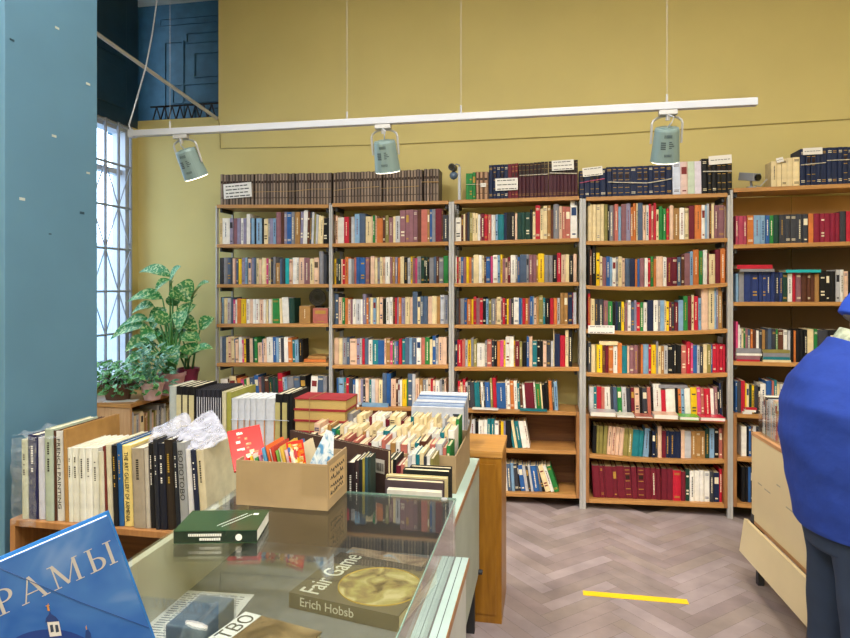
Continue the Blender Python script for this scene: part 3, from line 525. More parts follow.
tag(tr.build('lattice_bracket', mat('black_iron', '151517', .6)), 'black zigzag lattice bar lying along the bottom of the blue recess', 'bracket')
# floor: herringbone parquet
def parquet():
    mb = MB(); W, n = .075, 6; rr = random.Random(3); ang = R(43); ca, sa = cos(ang), sin(ang)
    cols = [lin(c) for c in ('978a89', '9c9092', '918485', 'a09497', '988c88', '8f8381')]
    for i in range(-75, 80):
        for j in range(-75, 80):
            k = (i-j) % (2*n)
            if k == 0: q = (i, j, i+n, j+1)
            elif k == 2*n-1: q = (i, j, i+1, j+n)
            else: continue
            cx, cy = (q[0]+q[2])/2*W, (q[1]+q[3])/2*W; X, Y = cx*ca-cy*sa, cx*sa+cy*ca+2.4
            if not (-3.3 < X < 3.5 and .6 < Y < 4.75): continue
            g = .0006; c = rr.choice(cols); kk = rr.uniform(.94, 1.06); c = tuple(v*kk for v in c)
            pts = []
            for a, b in ((q[0]*W+g, q[1]*W+g), (q[2]*W-g, q[1]*W+g), (q[2]*W-g, q[3]*W-g), (q[0]*W+g, q[3]*W-g)):
                pts.append((a*ca-b*sa, a*sa+b*ca+2.4, 0))
            if any(not (XL < p[0] < XR-.02 and YN < p[1] < YW-.01) for p in pts): continue
            mb.poly(pts, c)
    m = mat('parquet_planks', None, .42, var=.2, scale=5, bump=.12, attr=True)
    n0 = len(mb.v); mb.box((XL-.16, YN, -.12), (XR, YW, -.002), lin('5c5250'))
    struct(mb.build('floor', m))
parquet()
# tape strip, pink marks
p0, p1 = atZ(583, 593, .0), atZ(688, 602, .0); d = (p1-p0); L_ = d.length; nrm = Vector((-d.y, d.x, 0)).normalized()*.024
mb = MB(); q = [p0-nrm, p1-nrm, p1+nrm, p0+nrm]; mb.v = [(p.x, p.y, z) for z in (.0002, .0014) for p in q]
for f in ((0,1,2,3),(4,5,6,7),(0,1,5,4),(1,2,6,5),(2,3,7,6),(3,0,4,7)): mb.face(f)
tag(mb.build('floor_tape', mat('yellow_tape', 'f0c81e', .5, var=.05)), 'strip of bright yellow tape stuck across the parquet floor', 'tape')
# window with grille in the left wall
wn = thing('window_1', None, None, (XL, (wy0+wy1)/2, wz0)); wn['kind'] = 'structure'
cyw = (wy0+wy1)/2
def wl(mb, y0, y1, z0, z1, x0, x1): mb.box((x0, y0-cyw, z0-wz0), (x1, y1-cyw, z1-wz0))
mb = MB(); wl(mb, wy0, wy1, wz0, wz0+.06, -.14, -.02); wl(mb, wy0, wy1, wz1-.06, wz1, -.14, -.02)
for y in (wy0, 3.2, 3.9, wy1-.055): wl(mb, y, y+.05, wz0+.06, wz1-.06, -.14, -.02)
for y0, y1 in ((wy0+.05, 3.2), (3.25, 3.9), (3.95, wy1-.055)): wl(mb, y0, y1, 2.45, 2.49, -.12, -.05)
mb.build('window_frame', M_WHITE, wn)
mb = MB(); wl(mb, wy0+.05, wy1-.05, wz0+.06, wz1-.06, -.085, -.08); mb.build('window_pane', glass('window_glass', (.95,.98,1)), wn)
mb = MB(); x = .012; ny = 15
for k in range(ny):
    y = wy0+.03+(wy1-wy0-.06)*k/(ny-1); mb.tube([(x, y-cyw, .0), (x, y-cyw, wz1-wz0-.01)], .012, 6)
for z in (.08, .42, .76, 1.1, 1.44, 1.78, 2.1): mb.tube([(x, wy0-cyw+.02, z), (x, wy1-cyw-.02, z)], .010, 6)
for k in range(0, ny-2, 2):
    y0 = wy0+.03+(wy1-wy0-.06)*k/(ny-1)-cyw; y1 = wy0+.03+(wy1-wy0-.06)*(k+2)/(ny-1)-cyw
    for z in (.42, 1.1): mb.tube([(x, y0, z), (x, (y0+y1)/2, z+.34), (x, y1, z+.68)], .005, 5); mb.tube([(x, y1, z), (x, (y0+y1)/2, z+.34), (x, y0, z+.68)], .005, 5)
mb.build('grille', M_GRILLE, wn)
# pale building across the street
ob = MB().box((-9.5, 2, 0), (-9, 16, 2.4)).build('building', mat('pale_stucco', '9fb4c8', .8)); tag(ob, 'pale bluish building outside, seen through the barred window', 'building')
ob = MB().box((-11, -6, -.2), (XL-.2, 18, -.1)).build('ground_outside', mat('asphalt', '8d949c', .9)); struct(ob)
# blue pillar, near left
YP = 2.12
PX0 = -1.86; pA = atX(4.5, 300, PX0); pB = atX(97.3, 300, PX0)
struct(MB().box((PX0-.5, pA.y, 0), (PX0, pB.y, ZC)).build('wall_pillar', M_BLUE, bevel=.003))
mk = MB(); rr = random.Random(5)
for px, py in ((57,28),(88,84),(54,136),(50,234),(22,199),(82,213),(12,40),(88,173)):
    p = atX(px, py, PX0)
    k = rr.uniform(.006, .013); mk.box((PX0+.0002, p.y-k, p.z-k*.4), (PX0+.0012, p.y+k, p.z+k*.4), lin('2b4858') if rr.random() < .5 else lin('b9c2bd'))
struct(mk.build('wall_pillar_marks', M_BOOK))
# ------------------------------------------------------------------ track with three spotlights
YT = 3.0
a, b = atY(135, YT, 133.5), atY(757, YT, 102.2); zt = (a.z+b.z)/2
t = thing('lighting_track', 'long white lighting track hanging on thin wires above the bookcases', 'light track', (a.x, YT, zt))
MB().box((0, -.017, -.017), (b.x-a.x, .017, .017)).build('rail', M_WHITE, t, bevel=.003)
MB().box((-.03, -.019, -.019), (.0, .019, .019)).build('end_cap', M_WHITE, t)
for px in (170, 347, 461, 667):
    X = atY(px, YT).x-a.x; MB().tube([(X, 0, .017), (X, 0, ZC-zt)], .0009, 5).tube([(X, 0, .017), (X, 0, .055)], .005, 8).build('suspension_wire', M_STEEL, t)
M_LAMP = mat('grey_green_lamp_enamel', '7d9494', .4, .1); M_EMI = mat('lit_lamp_face', 'fff2dd', .5, emit=4)
def spot(px, ax, label, ytop, pw):
    X = atY(px, YT).x; top = Vector((X, YT, zt-.017))
    t = thing('track_spotlight', label, 'spotlight', top, group=None)
    d = Vector(ax).normalized(); c0 = Vector((ax[0]*.06, .02, -.075)); c1 = c0+d*.150; r0, r1 = .054, .064
    MB().box((-.04, -.014, -.022), (.04, .014, 0)).build('adapter', M_STEEL, t, bevel=.003)
    MB().tube([c0, c0+d*.01, c1-d*.004, c1], [r0*.93, r0, r1, r1*1.03], 32).tube([c0-d*.004, c0], [.03, .03], 16).build('housing', M_LAMP, t, smooth=False)
    MB().tube([c1, c1+d*.004], [r1*.95, r1*.95], 32).build('lamp_face', M_EMI, t)
    side = Vector((1, 0, 0)); m = c0+d*.07
    pts = [m-side*(r0+.012)]
    for k in range(9):
        an = pi*k/8; pts.append(Vector((m.x, m.y, 0))*0+Vector((c0.x-cos(an)*(r0+.012), c0.y, -.055+sin(an)*.035)))
    pts.append(m+side*(r0+.012))
    MB().tube(pts, .0055, 8).build('yoke', M_STEEL, t)
    MB().tube([(0, 0, -.02), (0, .004, -.045)], .01, 10).build('stem', M_STEEL, t)
    MB().tube([(.0, -.01, -.022), (.02, -.03, -.04), (.012, -.02, -.062), c0], .003, 6).build('cable', M_WHITE, t)
    # small print on the housing
    back = (Vector((0, -1, 0))-d*(Vector((0, -1, 0)).dot(d))).normalized(); sx = d.cross(back).normalized()
    if sx.x < 0: sx = -sx
    mb = MB()
    def patch(u0, u1, v0, v1):
        def P(u, v):
            rr_ = r0+(r1-r0)*v/.150+.0012; an = u/rr_; return c0+d*v+back*rr_*cos(an)+sx*rr_*sin(an)
        mb.poly([P(u0, v0), P(u1, v0), P(u1, v1), P(u0, v1)])
    for k in range(7): patch(-.018+k*.005, -.015+k*.005, .022, .036)
    for k in range(4): patch(-.032, -.010, .054+k*.009, .060+k*.009); patch(.004, .004+.012+(k % 3)*.006, .052+k*.009, .056+k*.009)
    for k in range(6): patch(-.014+k*.0055, -.011+k*.0055, .108, .120)
    mb.build('print', mat('grey_print', '46555a', .6), t)
    la = bpy.data.lights.new('lamp', 'SPOT'); la.energy = pw; la.spot_size = R(95); la.spot_blend = .9; la.color = (1, .84, .62); la.shadow_soft_size = .06
    lo = bpy.data.objects.new('lamp', la); COL.objects.link(lo); lo.parent = t; lo.location = c1+d*.012
    lo.rotation_euler = d.to_track_quat('-Z', 'Y').to_euler()
spot(181, (.20, .42, -.93), 'grey track spotlight tilted to the right, leftmost of three', 140, 95)
spot(383, (.03, .34, -.95), 'grey track spotlight hanging straight, middle of three, over brown volumes', 130, 95)
spot(668, (.0, .42, -.92), 'grey-green track spotlight, rightmost of three, near the track end', 110, 95)
# rod and cables
a = atY(217, YW-.03, 118.5); b = Vector((-2.86, 3.6, 3.165)); d = (b-a); c = b+d*.62
tag(MB().tube([a, c], .014, 10).build('metal_rod', M_STEEL), 'straight metal rod running diagonally below the blue recess', 'rod')
P = [atY(157, 3.6, -40), atY(157, 3.6, 0), atY(152, 3.4, 35), atY(146, 3.2, 66), atY(137, 3.05, 98), atY(129, 3.0, 125), atY(131, 3.0, 131)]
P[0].z = ZC
tag(MB().tube(P, .004, 6).build('power_cable', M_WHITE), 'thin white cable drooping from the ceiling to the track end', 'cable')
P = [atY(218, YW-.006, 118), atY(219.5, YW-.006, 125), atY(220.5, YW-.006, 148.5), atY(300, YW-.006, 147), atY(400, YW-.006, 144), atY(600, YW-.006, 134.5), atY(850, YW-.006, 119), atY(900, YW-.006, 116)]
tag(MB().tube(P, .0035, 5).build('wall_cable', mat('beige_cable', 'a3945c', .7)), 'thin cable running along the yellow wall above the bookcases', 'cable')
P = [atY(131, 4.76, 133), atY(131.5, 4.76, 160), atY(133, 4.76, 188)]
# CCTV cameras
M_CAM = mat('camera_plastic', '8d8f94', .4); M_LENS = mat('dark_lens', '0e0f12', .15)
zs = shelf_z(2, 0, atY(459, YS).x)
pp = atY(459.5, YS+.06)
t = thing('security_camera', 'two dark round security camera heads on a white post, above the second bookcase', 'camera', (pp.x, pp.y, zs+.0005))
ztop = atY(459.5, pp.y, 167).z-zs
MB().box((-.009, -.01, 0), (.009, .01, ztop)).build('post', M_WHITE, t)
zz = atY(455, pp.y, 167).z-zs
MB().tube([(0, 0, ztop), (0, 0, ztop+.012), (-.02, -.01, ztop+.02), (-.04, -.02, ztop+.004)], .005, 8).build('arm', M_CAM, t)
MB().tube([(-.045, .03, ztop-.005), (-.052, -.04, ztop-.005)], [.026, .026], 20).build('camera_head', mat('dark_camera', '25272c', .35), t)
MB().tube([(-.052, -.04, ztop-.005), (-.052, -.043, ztop-.005)], [.019, .019], 20).build('lens', M_LENS, t)
r_ = MB(); c0 = Vector((-.042, -.005, ztop-.062))
bm = [(c0+Vector((0, 0, .03-.06*k/8)), .03*math.sqrt(max(.02, 1-((k-4)/4)**2))) for k in range(9)]
r_.tube([p for p, _ in bm], [q for _, q in bm], 20); r_.build('dome', mat('blue_grey_dome', '5b6f86', .25), t, smooth=True)
MB().tube([c0+Vector((.02, 0, .01)), (0, 0, ztop-.05)], .005, 8).build('arm', M_CAM, t)
pp = atY(750, YS+.02); zs = shelf_z(4, 0, pp.x)
t = thing('security_camera', 'grey box security camera standing on top of the rightmost bookcase', 'camera', (pp.x, pp.y, zs+.0005))
MB().box((-.02, -.02, 0), (.035, .03, .012)).build('base', M_CAM, t, bevel=.002)
MB().tube([(.01, 0, .012), (.006, 0, .05)], .008, 8).build('stem', M_CAM, t)
Mx = Matrix.Translation((0, 0, .078)) @ Matrix.Rotation(R(28), 4, 'Z') @ Matrix.Rotation(R(12), 4, 'X')
MB().box((-.03, -.06, -.026), (.03, .07, .026), M=Mx).build('camera_body', M_CAM, t, bevel=.004)
MB().tube([Mx @ Vector((0, -.058, 0)), Mx @ Vector((0, -.075, 0))], .022, 20).build('lens', M_LENS, t)
MB().tube([(.035, 0, .02), (.06, -.005, .012), (.09, 0, .045), (.105, .0, .06)], .003, 6).build('cable', M_WHITE, t)
# ------------------------------------------------------------------ low cabinet under the window, with plants
cx0, cx1, cy0, cy1, cz = XL+.03, -2.90, 3.98, 4.62, .70
t = thing('low_cabinet', 'low open wooden cabinet under the window, carrying the potted plants', 'cabinet', ((cx0+cx1)/2, cy0, 0))
def cb(name, a, b, m, **k): return MB().box((a[0]-(cx0+cx1)/2, a[1]-cy0, a[2]), (b[0]-(cx0+cx1)/2, b[1]-cy0, b[2])).build(name, m, t, **k)
W_PALE = wood('pale_veneer', 'c09468', 'd4ad82', 'Z', rough=.5)
cb('top', (cx0, cy0-.01, cz-.03), (cx1+.01, cy1, cz), W_SHELF, bevel=.002)
cb('side_panel', (cx0, cy0, 0), (cx1, cy0+.02, cz-.031), W_PALE); cb('side_panel', (cx0, cy1-.02, 0), (cx1, cy1, cz-.031), W_PALE)
cb('back_panel', (cx0, cy0+.021, 0), (cx0+.012, cy1-.021, cz-.031), W_CASE2)
for z in (.06, .38): cb('shelf', (cx0+.013, cy0+.021, z), (cx1-.01, cy1-.021, z+.02), W_CASE2)
rr = random.Random(11); y = cy0+.03; k = 0
while y < cy1-.06:
    k += 1; wd = rr.uniform(.014, .03); h = rr.uniform(.17, .22); cc = rr.choice('clpwcxlah')
    mb = MB(); book_geo(mb, rr, wd-.001, h, .15, PC[cc])
    o = mb.build('book', M_BOOK, loc=(cx1-.03, y+wd/2, .4005)); o.rotation_euler.z = pi/2
    tag(o, '%s book, %s from the near end inside the low cabinet below the plants' % (PAL[cc][1], nth(k)), 'book', 'books inside the low cabinet'); y += wd
NLOW = k
sheet = MB().box((-.11, -.05, 0), (.11, .05, .003)).build('paper_sheet', M_PAPER, loc=(-3.03, 4.06, cz+.0005)); sheet.rotation_euler.z = .3
tag(sheet, 'white paper sheet on the near corner of the low cabinet', 'paper')
def leaf_mat(name, g1, g2, spot_):
    m = bpy.data.materials.new(name); m.use_nodes = True; nt = m.node_tree; N = nt.nodes; L = nt.links; b = N['Principled BSDF']
    b.inputs['Roughness'].default_value = .35; b.inputs['Transmission Weight'].default_value = 0
    tc = N.new('ShaderNodeTexCoord'); no = N.new('ShaderNodeTexNoise'); no.inputs['Scale'].default_value = 55; no.inputs['Detail'].default_value = 3
    n2 = N.new('ShaderNodeTexNoise'); n2.inputs['Scale'].default_value = 9
    L.new(tc.outputs['Object'], no.inputs['Vector']); L.new(tc.outputs['Object'], n2.inputs['Vector'])
    mx = N.new('ShaderNodeMix'); mx.data_type = 'RGBA'; mx.inputs['A'].default_value = (*lin(g1), 1); mx.inputs['B'].default_value = (*lin(g2), 1)
    L.new(n2.outputs['Fac'], mx.inputs['Factor'])
    rp = N.new('ShaderNodeValToRGB'); rp.color_ramp.elements[0].position = .5; rp.color_ramp.elements[1].position = .6; L.new(no.outputs['Fac'], rp.inputs['Fac'])
    m2 = N.new('ShaderNodeMix'); m2.data_type = 'RGBA'; m2.inputs['B'].default_value = (*lin(spot_), 1)
    L.new(rp.outputs['Color'], m2.inputs['Factor']); L.new(mx.outputs['Result'], m2.inputs['A']); L.new(m2.outputs['Result'], b.inputs['Base Color'])
    return m
LEAF1 = leaf_mat('dieffenbachia_leaf', '1c6b33', '379048', 'a9c383'); LEAF2 = leaf_mat('small_leaf', '1f5c2c', '57a052', '7db77a')
def leaf(mb, a, b, wd, droop, up):
    a, b = Vector(a), Vector(b); d = b-a; L_ = d.length; n = 9
    side = d.cross(up).normalized(); nor = side.cross(d).normalized(); i0 = len(mb.v)
    for k in range(n+1):
        s = k/n; wv = wd*math.sin(pi*min(1, s**.8*.97+.03))**.8*.5*(1-.25*s); c = a+d*s+Vector((0, 0, 1))*droop*L_*(s*(1-s))*4*.25
        for e in (-1, -.5, 0, .5, 1): mb.v.append(tuple(c+side*wv*e+nor*(abs(e)*wv*.35)))
    for k in range(n):
        for e in range(4): q = i0+k*5+e; mb.face((q, q+1, q+6, q+5))
def cp(x, y, Y): return atY(80+x/3.54, Y, 240+y/3.54)
LV = [(322,128,208,116,30),(318,165,358,93,36),(292,208,166,220,42),(318,140,264,186,30),(335,165,398,225,66),(396,210,458,150,30),(345,232,312,200,42),(345,285,412,230,36),(262,235,182,262,34),(322,292,230,290,36),(240,280,148,306,28),(236,300,106,354,38),(345,300,418,318,46),(425,316,476,276,36),(318,325,302,390,54),(360,342,428,358,42),(380,365,398,410,48),(400,400,472,385,28),(262,320,212,350,40),(240,350,158,398,36),(292,328,222,384,42),(272,370,212,424,42),(310,380,345,445,52),(232,400,172,440,32),(300,240,250,330,44),(285,400,240,440,40),(340,350,380,300,40),(300,300,270,250,34),(370,250,350,330,50),(250,380,190,372,32),(330,400,380,420,36),(205,420,150,450,30)]
PY = 4.42
pz = cz
def pot(x, y, h, r0, r1, m, label, name='plant_pot'):
    t = MB(); n = 28
    prof = [(r0, 0), (r1, h*.85), (r1*1.08, h*.85), (r1*1.08, h), (r1*.96, h), (r1*.9, h*.8)]
    for r_, z in prof:
        for k in range(n): t.v.append((r_*cos(2*pi*k/n), r_*sin(2*pi*k/n), z))
    for i in range(len(prof)-1):
        for k in range(n): t.face((i*n+k, i*n+(k+1) % n, (i+1)*n+(k+1) % n, (i+1)*n+k))
    t.face(list(range(n))); t.face([(len(prof)-1)*n+k for k in range(n)]); return t
M_PINKPOT = mat('pink_plastic', 'c99a9c', .5); M_MAROON = mat('maroon_plastic', '7a2240', .4); M_SOIL = mat('soil', '3a2a20', .95)
p1 = cp(325, 520, 4.38); p2 = cp(384, 500, 4.53); p3 = cp(282, 524, 4.22)
t1 = thing('potted_plant', 'tall leafy plant with speckled green leaves in a pink pot, by the window', 'plant', (p1.x, 4.38, cz+.0005))
pot(0, 0, .17, .068, .098, None, '').build('pot', M_PINKPOT, t1, smooth=False)
mb = MB(); rl = random.Random(2); ms = MB()
base = Vector((p1.x, 4.38, cz+.14))
t2x = p2.x
mb2 = MB(); ms2 = MB()
for i, (x0, y0, x1, y1, wd) in enumerate(LV):
    Y0 = 4.38+rl.uniform(-.10, .12); Y1 = Y0+rl.uniform(-.14, .05); a = cp(x0, y0, Y0); b = cp(x1, y1, min(4.7, Y1))
    right = i in (13, 16, 17, 30, 15)
    o = Vector((p1.x, 4.38, cz)) if not right else Vector((p2.x, 4.53, cz))
    up = Vector((rl.uniform(-.2, .2), -.75, rl.uniform(.4, .9))).normalized()
    leaf(mb2 if right else mb, a-o, b-o, wd/3.54*.0077*1.6, .5, up)
    s0 = Vector((rl.uniform(-.03, .03), rl.uniform(-.03, .03), .13)); aa = a-o
    (ms2 if right else ms).tube([s0, s0.lerp(aa, .5)+Vector((-.02*aa.x*0, 0, .05)), aa, aa.lerp(b-o, .3)], [.009, .007, .005, .002], 6)
mb.build('leaves', LEAF1, t1, smooth=True); ms.build('stems', mat('green_stem', '4e8a45', .5), t1, smooth=True)
t2 = thing('potted_plant', 'leafy plant with few dark leaves in a maroon pot, right of the pink one', 'plant', (p2.x, 4.53, cz+.0005))
pot(0, 0, .185, .055, .078, None, '').build('pot', M_MAROON, t2)
mb2.build('leaves', LEAF1, t2, smooth=True); ms2.build('stems', MATS['green_stem'], t2, smooth=True)
t3 = thing('potted_plant', 'small feathery plant in a pale pink pot, left of the tall plant', 'plant', (p3.x-.02, 4.16, cz+.0005))
pot(0, 0, .13, .055, .08, None, '').build('pot', mat('pale_pink_plastic', 'd8b4b0', .5), t3)
mb = MB()
for k in range(150):
    an = rl.uniform(0, 2*pi); r_ = rl.uniform(.02, .17); z = rl.uniform(.12, .42)-r_*.4; a = Vector((r_*cos(an), r_*sin(an)*.8, z)); b = a+Vector((cos(an)*.05, sin(an)*.05, rl.uniform(-.02, .04)))
    leaf(mb, a, b, .022, .2, Vector((0, -.6, .8)))
for k in range(22):
    an = rl.uniform(0, 2*pi); r_ = rl.uniform(.05, .15); mb.tube([(0, 0, .1), (r_*.4*cos(an), r_*.4*sin(an), .25), (r_*cos(an), r_*sin(an)*.8, .36-r_*.4)], .002, 4)
mb.build('leaves', leaf_mat('bluish_leaf', '3c7a62', '6fa88a', '8fc0a0'), t3)
# trailing plant, lower left, on the low cabinet
o4 = Vector((-3.10, 4.12, 0))
t4 = thing('potted_plant', 'low bushy trailing plant with small green leaves beside the blue pillar', 'plant', (o4.x, o4.y, cz+.0005))
pot(0, 0, .12, .08, .11, None, '').build('pot', mat('brown_plastic', '6b4a38', .6), t4)
mb = MB()
for k in range(420):
    an = rl.uniform(0, 2*pi); r_ = rl.uniform(.0, .30)**.9; z = .12+rl.uniform(-.10, .17)*(1-r_); x = max(-.24, r_*cos(an)*1.15); y = r_*sin(an)*.7; z = max(z, .03 if x > .14 or y < -.13 else .05)
    a = Vector((x, y, z)); b = a+Vector((rl.uniform(-.04, .05), rl.uniform(-.05, .02), rl.uniform(-.025, .03)))
    leaf(mb, a, b, .045, .3, Vector((rl.uniform(-.3, .3), -.6, .8)))
mb.build('leaves', LEAF2, t4, smooth=True)
mb = MB()
for k in range(16):
    an = rl.uniform(0, 2*pi); mb.tube([(0, 0, .1), (.12*cos(an), .1*sin(an), .19), (max(-.15, .27*cos(an)), .18*sin(an), .1)], .003, 5)
mb.build('stems', mat('brown_stem', '5a4030', .7), t4)
# ------------------------------------------------------------------ light
wd_ = bpy.data.worlds.new('world'); SC.world = wd_; wd_.use_nodes = True; bg = wd_.node_tree.nodes['Background']
bg.inputs['Color'].default_value = (.68, .84, 1, 1); bg.inputs['Strength'].default_value = 6.5
pt = bpy.data.lights.new('portal', 'AREA'); pt.shape = 'RECTANGLE'; pt.size = wz1-wz0; pt.size_y = wy1-wy0; pt.cycles.is_portal = True
po = bpy.data.objects.new('portal', pt); COL.objects.link(po); po.location = (XL-.17, cyw, (wz0+wz1)/2); po.rotation_euler = (0, -pi/2, 0)
def ceil_lamp(x, y, pw, idx):
    t = thing('ceiling_lamp', 'long fluorescent lamp on the ceiling above the shop floor', 'lamp', (x, y, ZC), group='ceiling lamps')
    MB().box((-.65, -.1, -.06), (.65, .1, 0)).build('housing', M_WHITE, t)
    MB().box((-.62, -.08, -.075), (.62, .08, -.061)).build('diffuser', mat('lit_diffuser', 'ffffff', .5, emit=6), t)
    la = bpy.data.lights.new('tube', 'AREA'); la.shape = 'RECTANGLE'; la.size = 1.2; la.size_y = .16; la.energy = pw; la.color = (1, .96, .92)
    lo = bpy.data.objects.new('tube', la); COL.objects.link(lo); lo.parent = t; lo.location = (0, 0, -.08)
for i, (x, y) in enumerate(((-1.8, -.4), (.6, -.4), (-1.8, 1.5), (.6, 1.5), (2.4, .6), (-.5, -1.8))): ceil_lamp(x, y, 72, i)
SC.view_settings.view_transform = 'Standard'; SC.view_settings.look = 'None'; SC.view_settings.gamma = 1; SC.view_settings.exposure = -0.12
# ------------------------------------------------------------------ foreground: helpers
NEAR = 0
def nbook(M, w, d, h, c, label, grp=None, title=None, tcol=None, tsize=.6, marks=0, pages=None, name='book', cat='book', glossy=False, tpos=.5, gap=.003, parts=True, seed=0):
    """book standing with its spine to -y: w thickness (x), d depth (y), h height (z)"""
    global NEAR; NEAR += 1
    col = lin(c) if len(c) > 1 else PC[c]; t = min(.003, w*.16); pc = lin(pages or 'd8cfb4')
    e = thing(name, label, cat, M=M, group=grp) if parts else None
    cv = MB(); cv.box((-w/2, .003, 0), (-w/2+t, d, h), col); cv.box((w/2-t, .003, 0), (w/2, d, h), col)
    n = len(cv.v); b = min(.004, w*.15)
    for z in (0, h):
        for x, y in ((-w/2, .003), (-w*.3, .003-b*.8), (0, .003-b), (w*.3, .003-b*.8), (w/2, .003), (w/2-t, .006), (-w/2+t, .006)): cv.v.append((x, y, z))
    for i in range(7): j = (i+1) % 7; cv.face((n+i, n+j, n+7+j, n+7+i), col)
    cv.face([n+i for i in range(7)][::-1], col); cv.face([n+7+i for i in range(7)], col)
    m = M_GLOSS if glossy else M_BOOK
    if not parts:
        cv.box((-w/2+t, .0065, gap), (w/2-t, d-gap, h-gap), pc); return tag(cv.build(name, m, M=M), label, cat, grp)
    if parts:
        cv.build('cover', m, e); MB().box((-w/2+t, .0065, gap), (w/2-t, d-gap, h-gap), pc).build('page_block', M_BOOK, e)
    yf = .003-b-.0008; tc = tcol or M_INK
    if title:
        sz = w*tsize
        # text runs down the spine
        T = frame((-sz*.34, yf, h*(1-.08)), (0, 0, -1), (1, 0, 0), (0, -1, 0))
        o = text_part('title', title, sz, tc, e, T)
        L_ = max((v.co.x for v in o.data.vertices), default=1); mxl = h*.86*tpos*2
        if L_ > 0: o.matrix_local = T @ Matrix.Diagonal((min(1.6, mxl/L_), 1, 1, 1))
    elif marks:
        rr = random.Random(seed+int(h*1e4)); mb = MB(); z = h*rr.uniform(.48, .62)
        while z < h*.86:
            l = rr.uniform(.003, .006); mb.box((-w*.10, yf, z), (w*.10, yf+.001, z+l)); z += l+.0025+(.012 if rr.random() < .15 else 0)
        mb.build('title', tc, e)
    return e
def stand(px0, px1, Y, z, pytop, **k):
    """upright book whose spine spans px0..px1 on depth Y, standing at height z"""
    a, b = atY(px0, Y).x, atY(px1, Y).x; zt = atY((px0+px1)/2, Y, pytop).z; lean = k.pop('lean', 0); w = (b-a)*cos(R(lean))-.0008; h = (zt-z)/cos(R(lean))
    d = k.pop('d', min(.24, h*.78)); c = k.pop('c'); lab = k.pop('label')
    M = Matrix.Translation(((a+b)/2, Y, z+w/2*abs(sin(R(lean)))+.0005)) @ Matrix.Rotation(R(lean), 4, 'Y')
    return nbook(M, w, d, h, c, lab, **k)
M_GOLDI = mat('gold_ink', 'c9a545', .4, .4); M_REDI = mat('red_ink', 'b02a2a', .6)
# ------------------------------------------------------------------ low bookshelf with the art books
YA = 1.85; za = atY(100, YA, 525.3).z
t = thing('low_bookshelf', 'low wooden bookshelf carrying the upright art books beside the blue pillar', 'bookshelf', (-1.40, YA, 0))
lx0, lx1 = -1.80+1.40, -1.0+1.40
for z in (za, .42, .10): MB().box((lx0+.0205, -.012, z-.022), (lx1-.0205, .30, z)).build('shelf', W_CASE if z == za else W_CASE2, t, bevel=.002)
for x in (lx0, lx1-.02): MB().box((x, -.010, 0), (x+.02, .30, za)).build('side_panel', W_CASE, t)
MB().box((lx0+.0205, .285, .101), (lx1-.0205, .295, za-.023)).build('back_panel', W_CASE2, t)
G = 'art books standing in a row beside the blue pillar'
ART = [ # px0, px1, top, colour, lean, title, ink, label, depth
 (19,25.2,440,'b9bda4',-1,None,1,'pale olive art book in clear wrap, first in the row beside the blue pillar',.2),
 (25.4,35.3,435.5,'1f2148',-1,None,2,'dark navy art book in clear wrap, second beside the blue pillar',.2),
 (35.5,42.2,438,'c9ccdb',-1,None,0,'plain lavender white art book, third from the blue pillar',.2),
 (42.4,50.8,429.5,'a3b0a0',-1,None,1,'tall grey-green art book between a lavender and a tan one',.22),
 (51,54,431,'4a2d20',-1,None,0,'slim dark brown art book left of the white French one',.24),
 (54.2,61.6,431.5,'cfd0cd',-2,'FRENCH PAINTING',1,'tall pale art book with FRENCH PAINTING on its spine',.22),
 (61.8,65.4,430,'a07a46',-2,None,0,'deep tan-covered art book rising behind the white series',.27),
 (65.6,70.2,448.5,'d5d6cc',-2,None,1,'white spine, first of the matching white series in the row',.19),
 (70.4,76.8,448.3,'d9d9cf',-2,None,1,'white spine, second of the matching white series in the row',.19),
 (77,83.4,448.2,'d3d4cb',-2,None,1,'white spine, third of the matching white series in the row',.19),
 (83.6,90.2,448.2,'dadad2',-2,None,1,'white spine, fourth of the matching white series in the row',.19),
 (90.4,96.8,448.4,'d6d6cb',-2,None,1,'white spine, fifth and last of the matching white series',.19),
 (97,101.8,452,'c9c5b0',-2,None,0,'slim cream art book right after the white series',.19),
 (102,104.8,447,'6a2d26',-3,None,0,'slim red-brown art book between two cream ones',.24),
 (105,110.6,445,'cfc9b0',-3,None,0,'cream art book left of the black and gold one',.2),
 (110.8,115.8,446,'15171c',-3,None,3,'black art book with gold lettering on its spine, left of the blue one',.22),
 (116,121.2,444.5,'24578f',-3,None,3,'blue art book left of the yellow Armenia one',.23),
 (121.4,130.6,446,'e2cc80',-3,'THE ART GALLERY OF ARMENIA',1,'yellow art book with THE ART GALLERY OF ARMENIA on its spine',.2),
 (130.8,143,449,'9a8f7e',-3,None,1,'thick taupe art book right of the yellow Armenia one',.2),
 (143.2,147.6,449.5,'b4ada0',-3,None,0,'slim pale taupe art book before the black ones',.19),
 (147.8,152.5,444,'1b1c20',-3,None,2,'slim black art book, first of the dark ones in the row',.2),
 (152.7,157,440,'22252f',-3,None,2,'slim charcoal art book, second of the dark ones in the row',.2),
 (157.2,164.4,444,'1a1d2a',-3,None,2,'black-blue art book with white lettering, third of the dark ones',.2),
 (164.6,173.2,440.5,'2e2620',-4,None,3,'dark brown art book with gold lettering in the row of art books',.21),
 (173.4,177.6,443,'20242c',-4,None,2,'slim dark art book just left of the grey one with black title',.21),
 (177.8,186.6,443.5,'94979a',-5,'ВОЛОТОВО',1,'grey art book with a large black title on its upper spine',.21),
 (186.8,192.6,450,'d8d8dc',-5,None,0,'white art book right of the grey one with black title',.21),
 (192.8,198,451,'20263c',-6,None,2,'dark blue art book under the plastic bags',.21),
 (198.4,206,451,'c6bb9c',-6,None,1,'beige art book with bare beige cover, right end of the row',.23)]
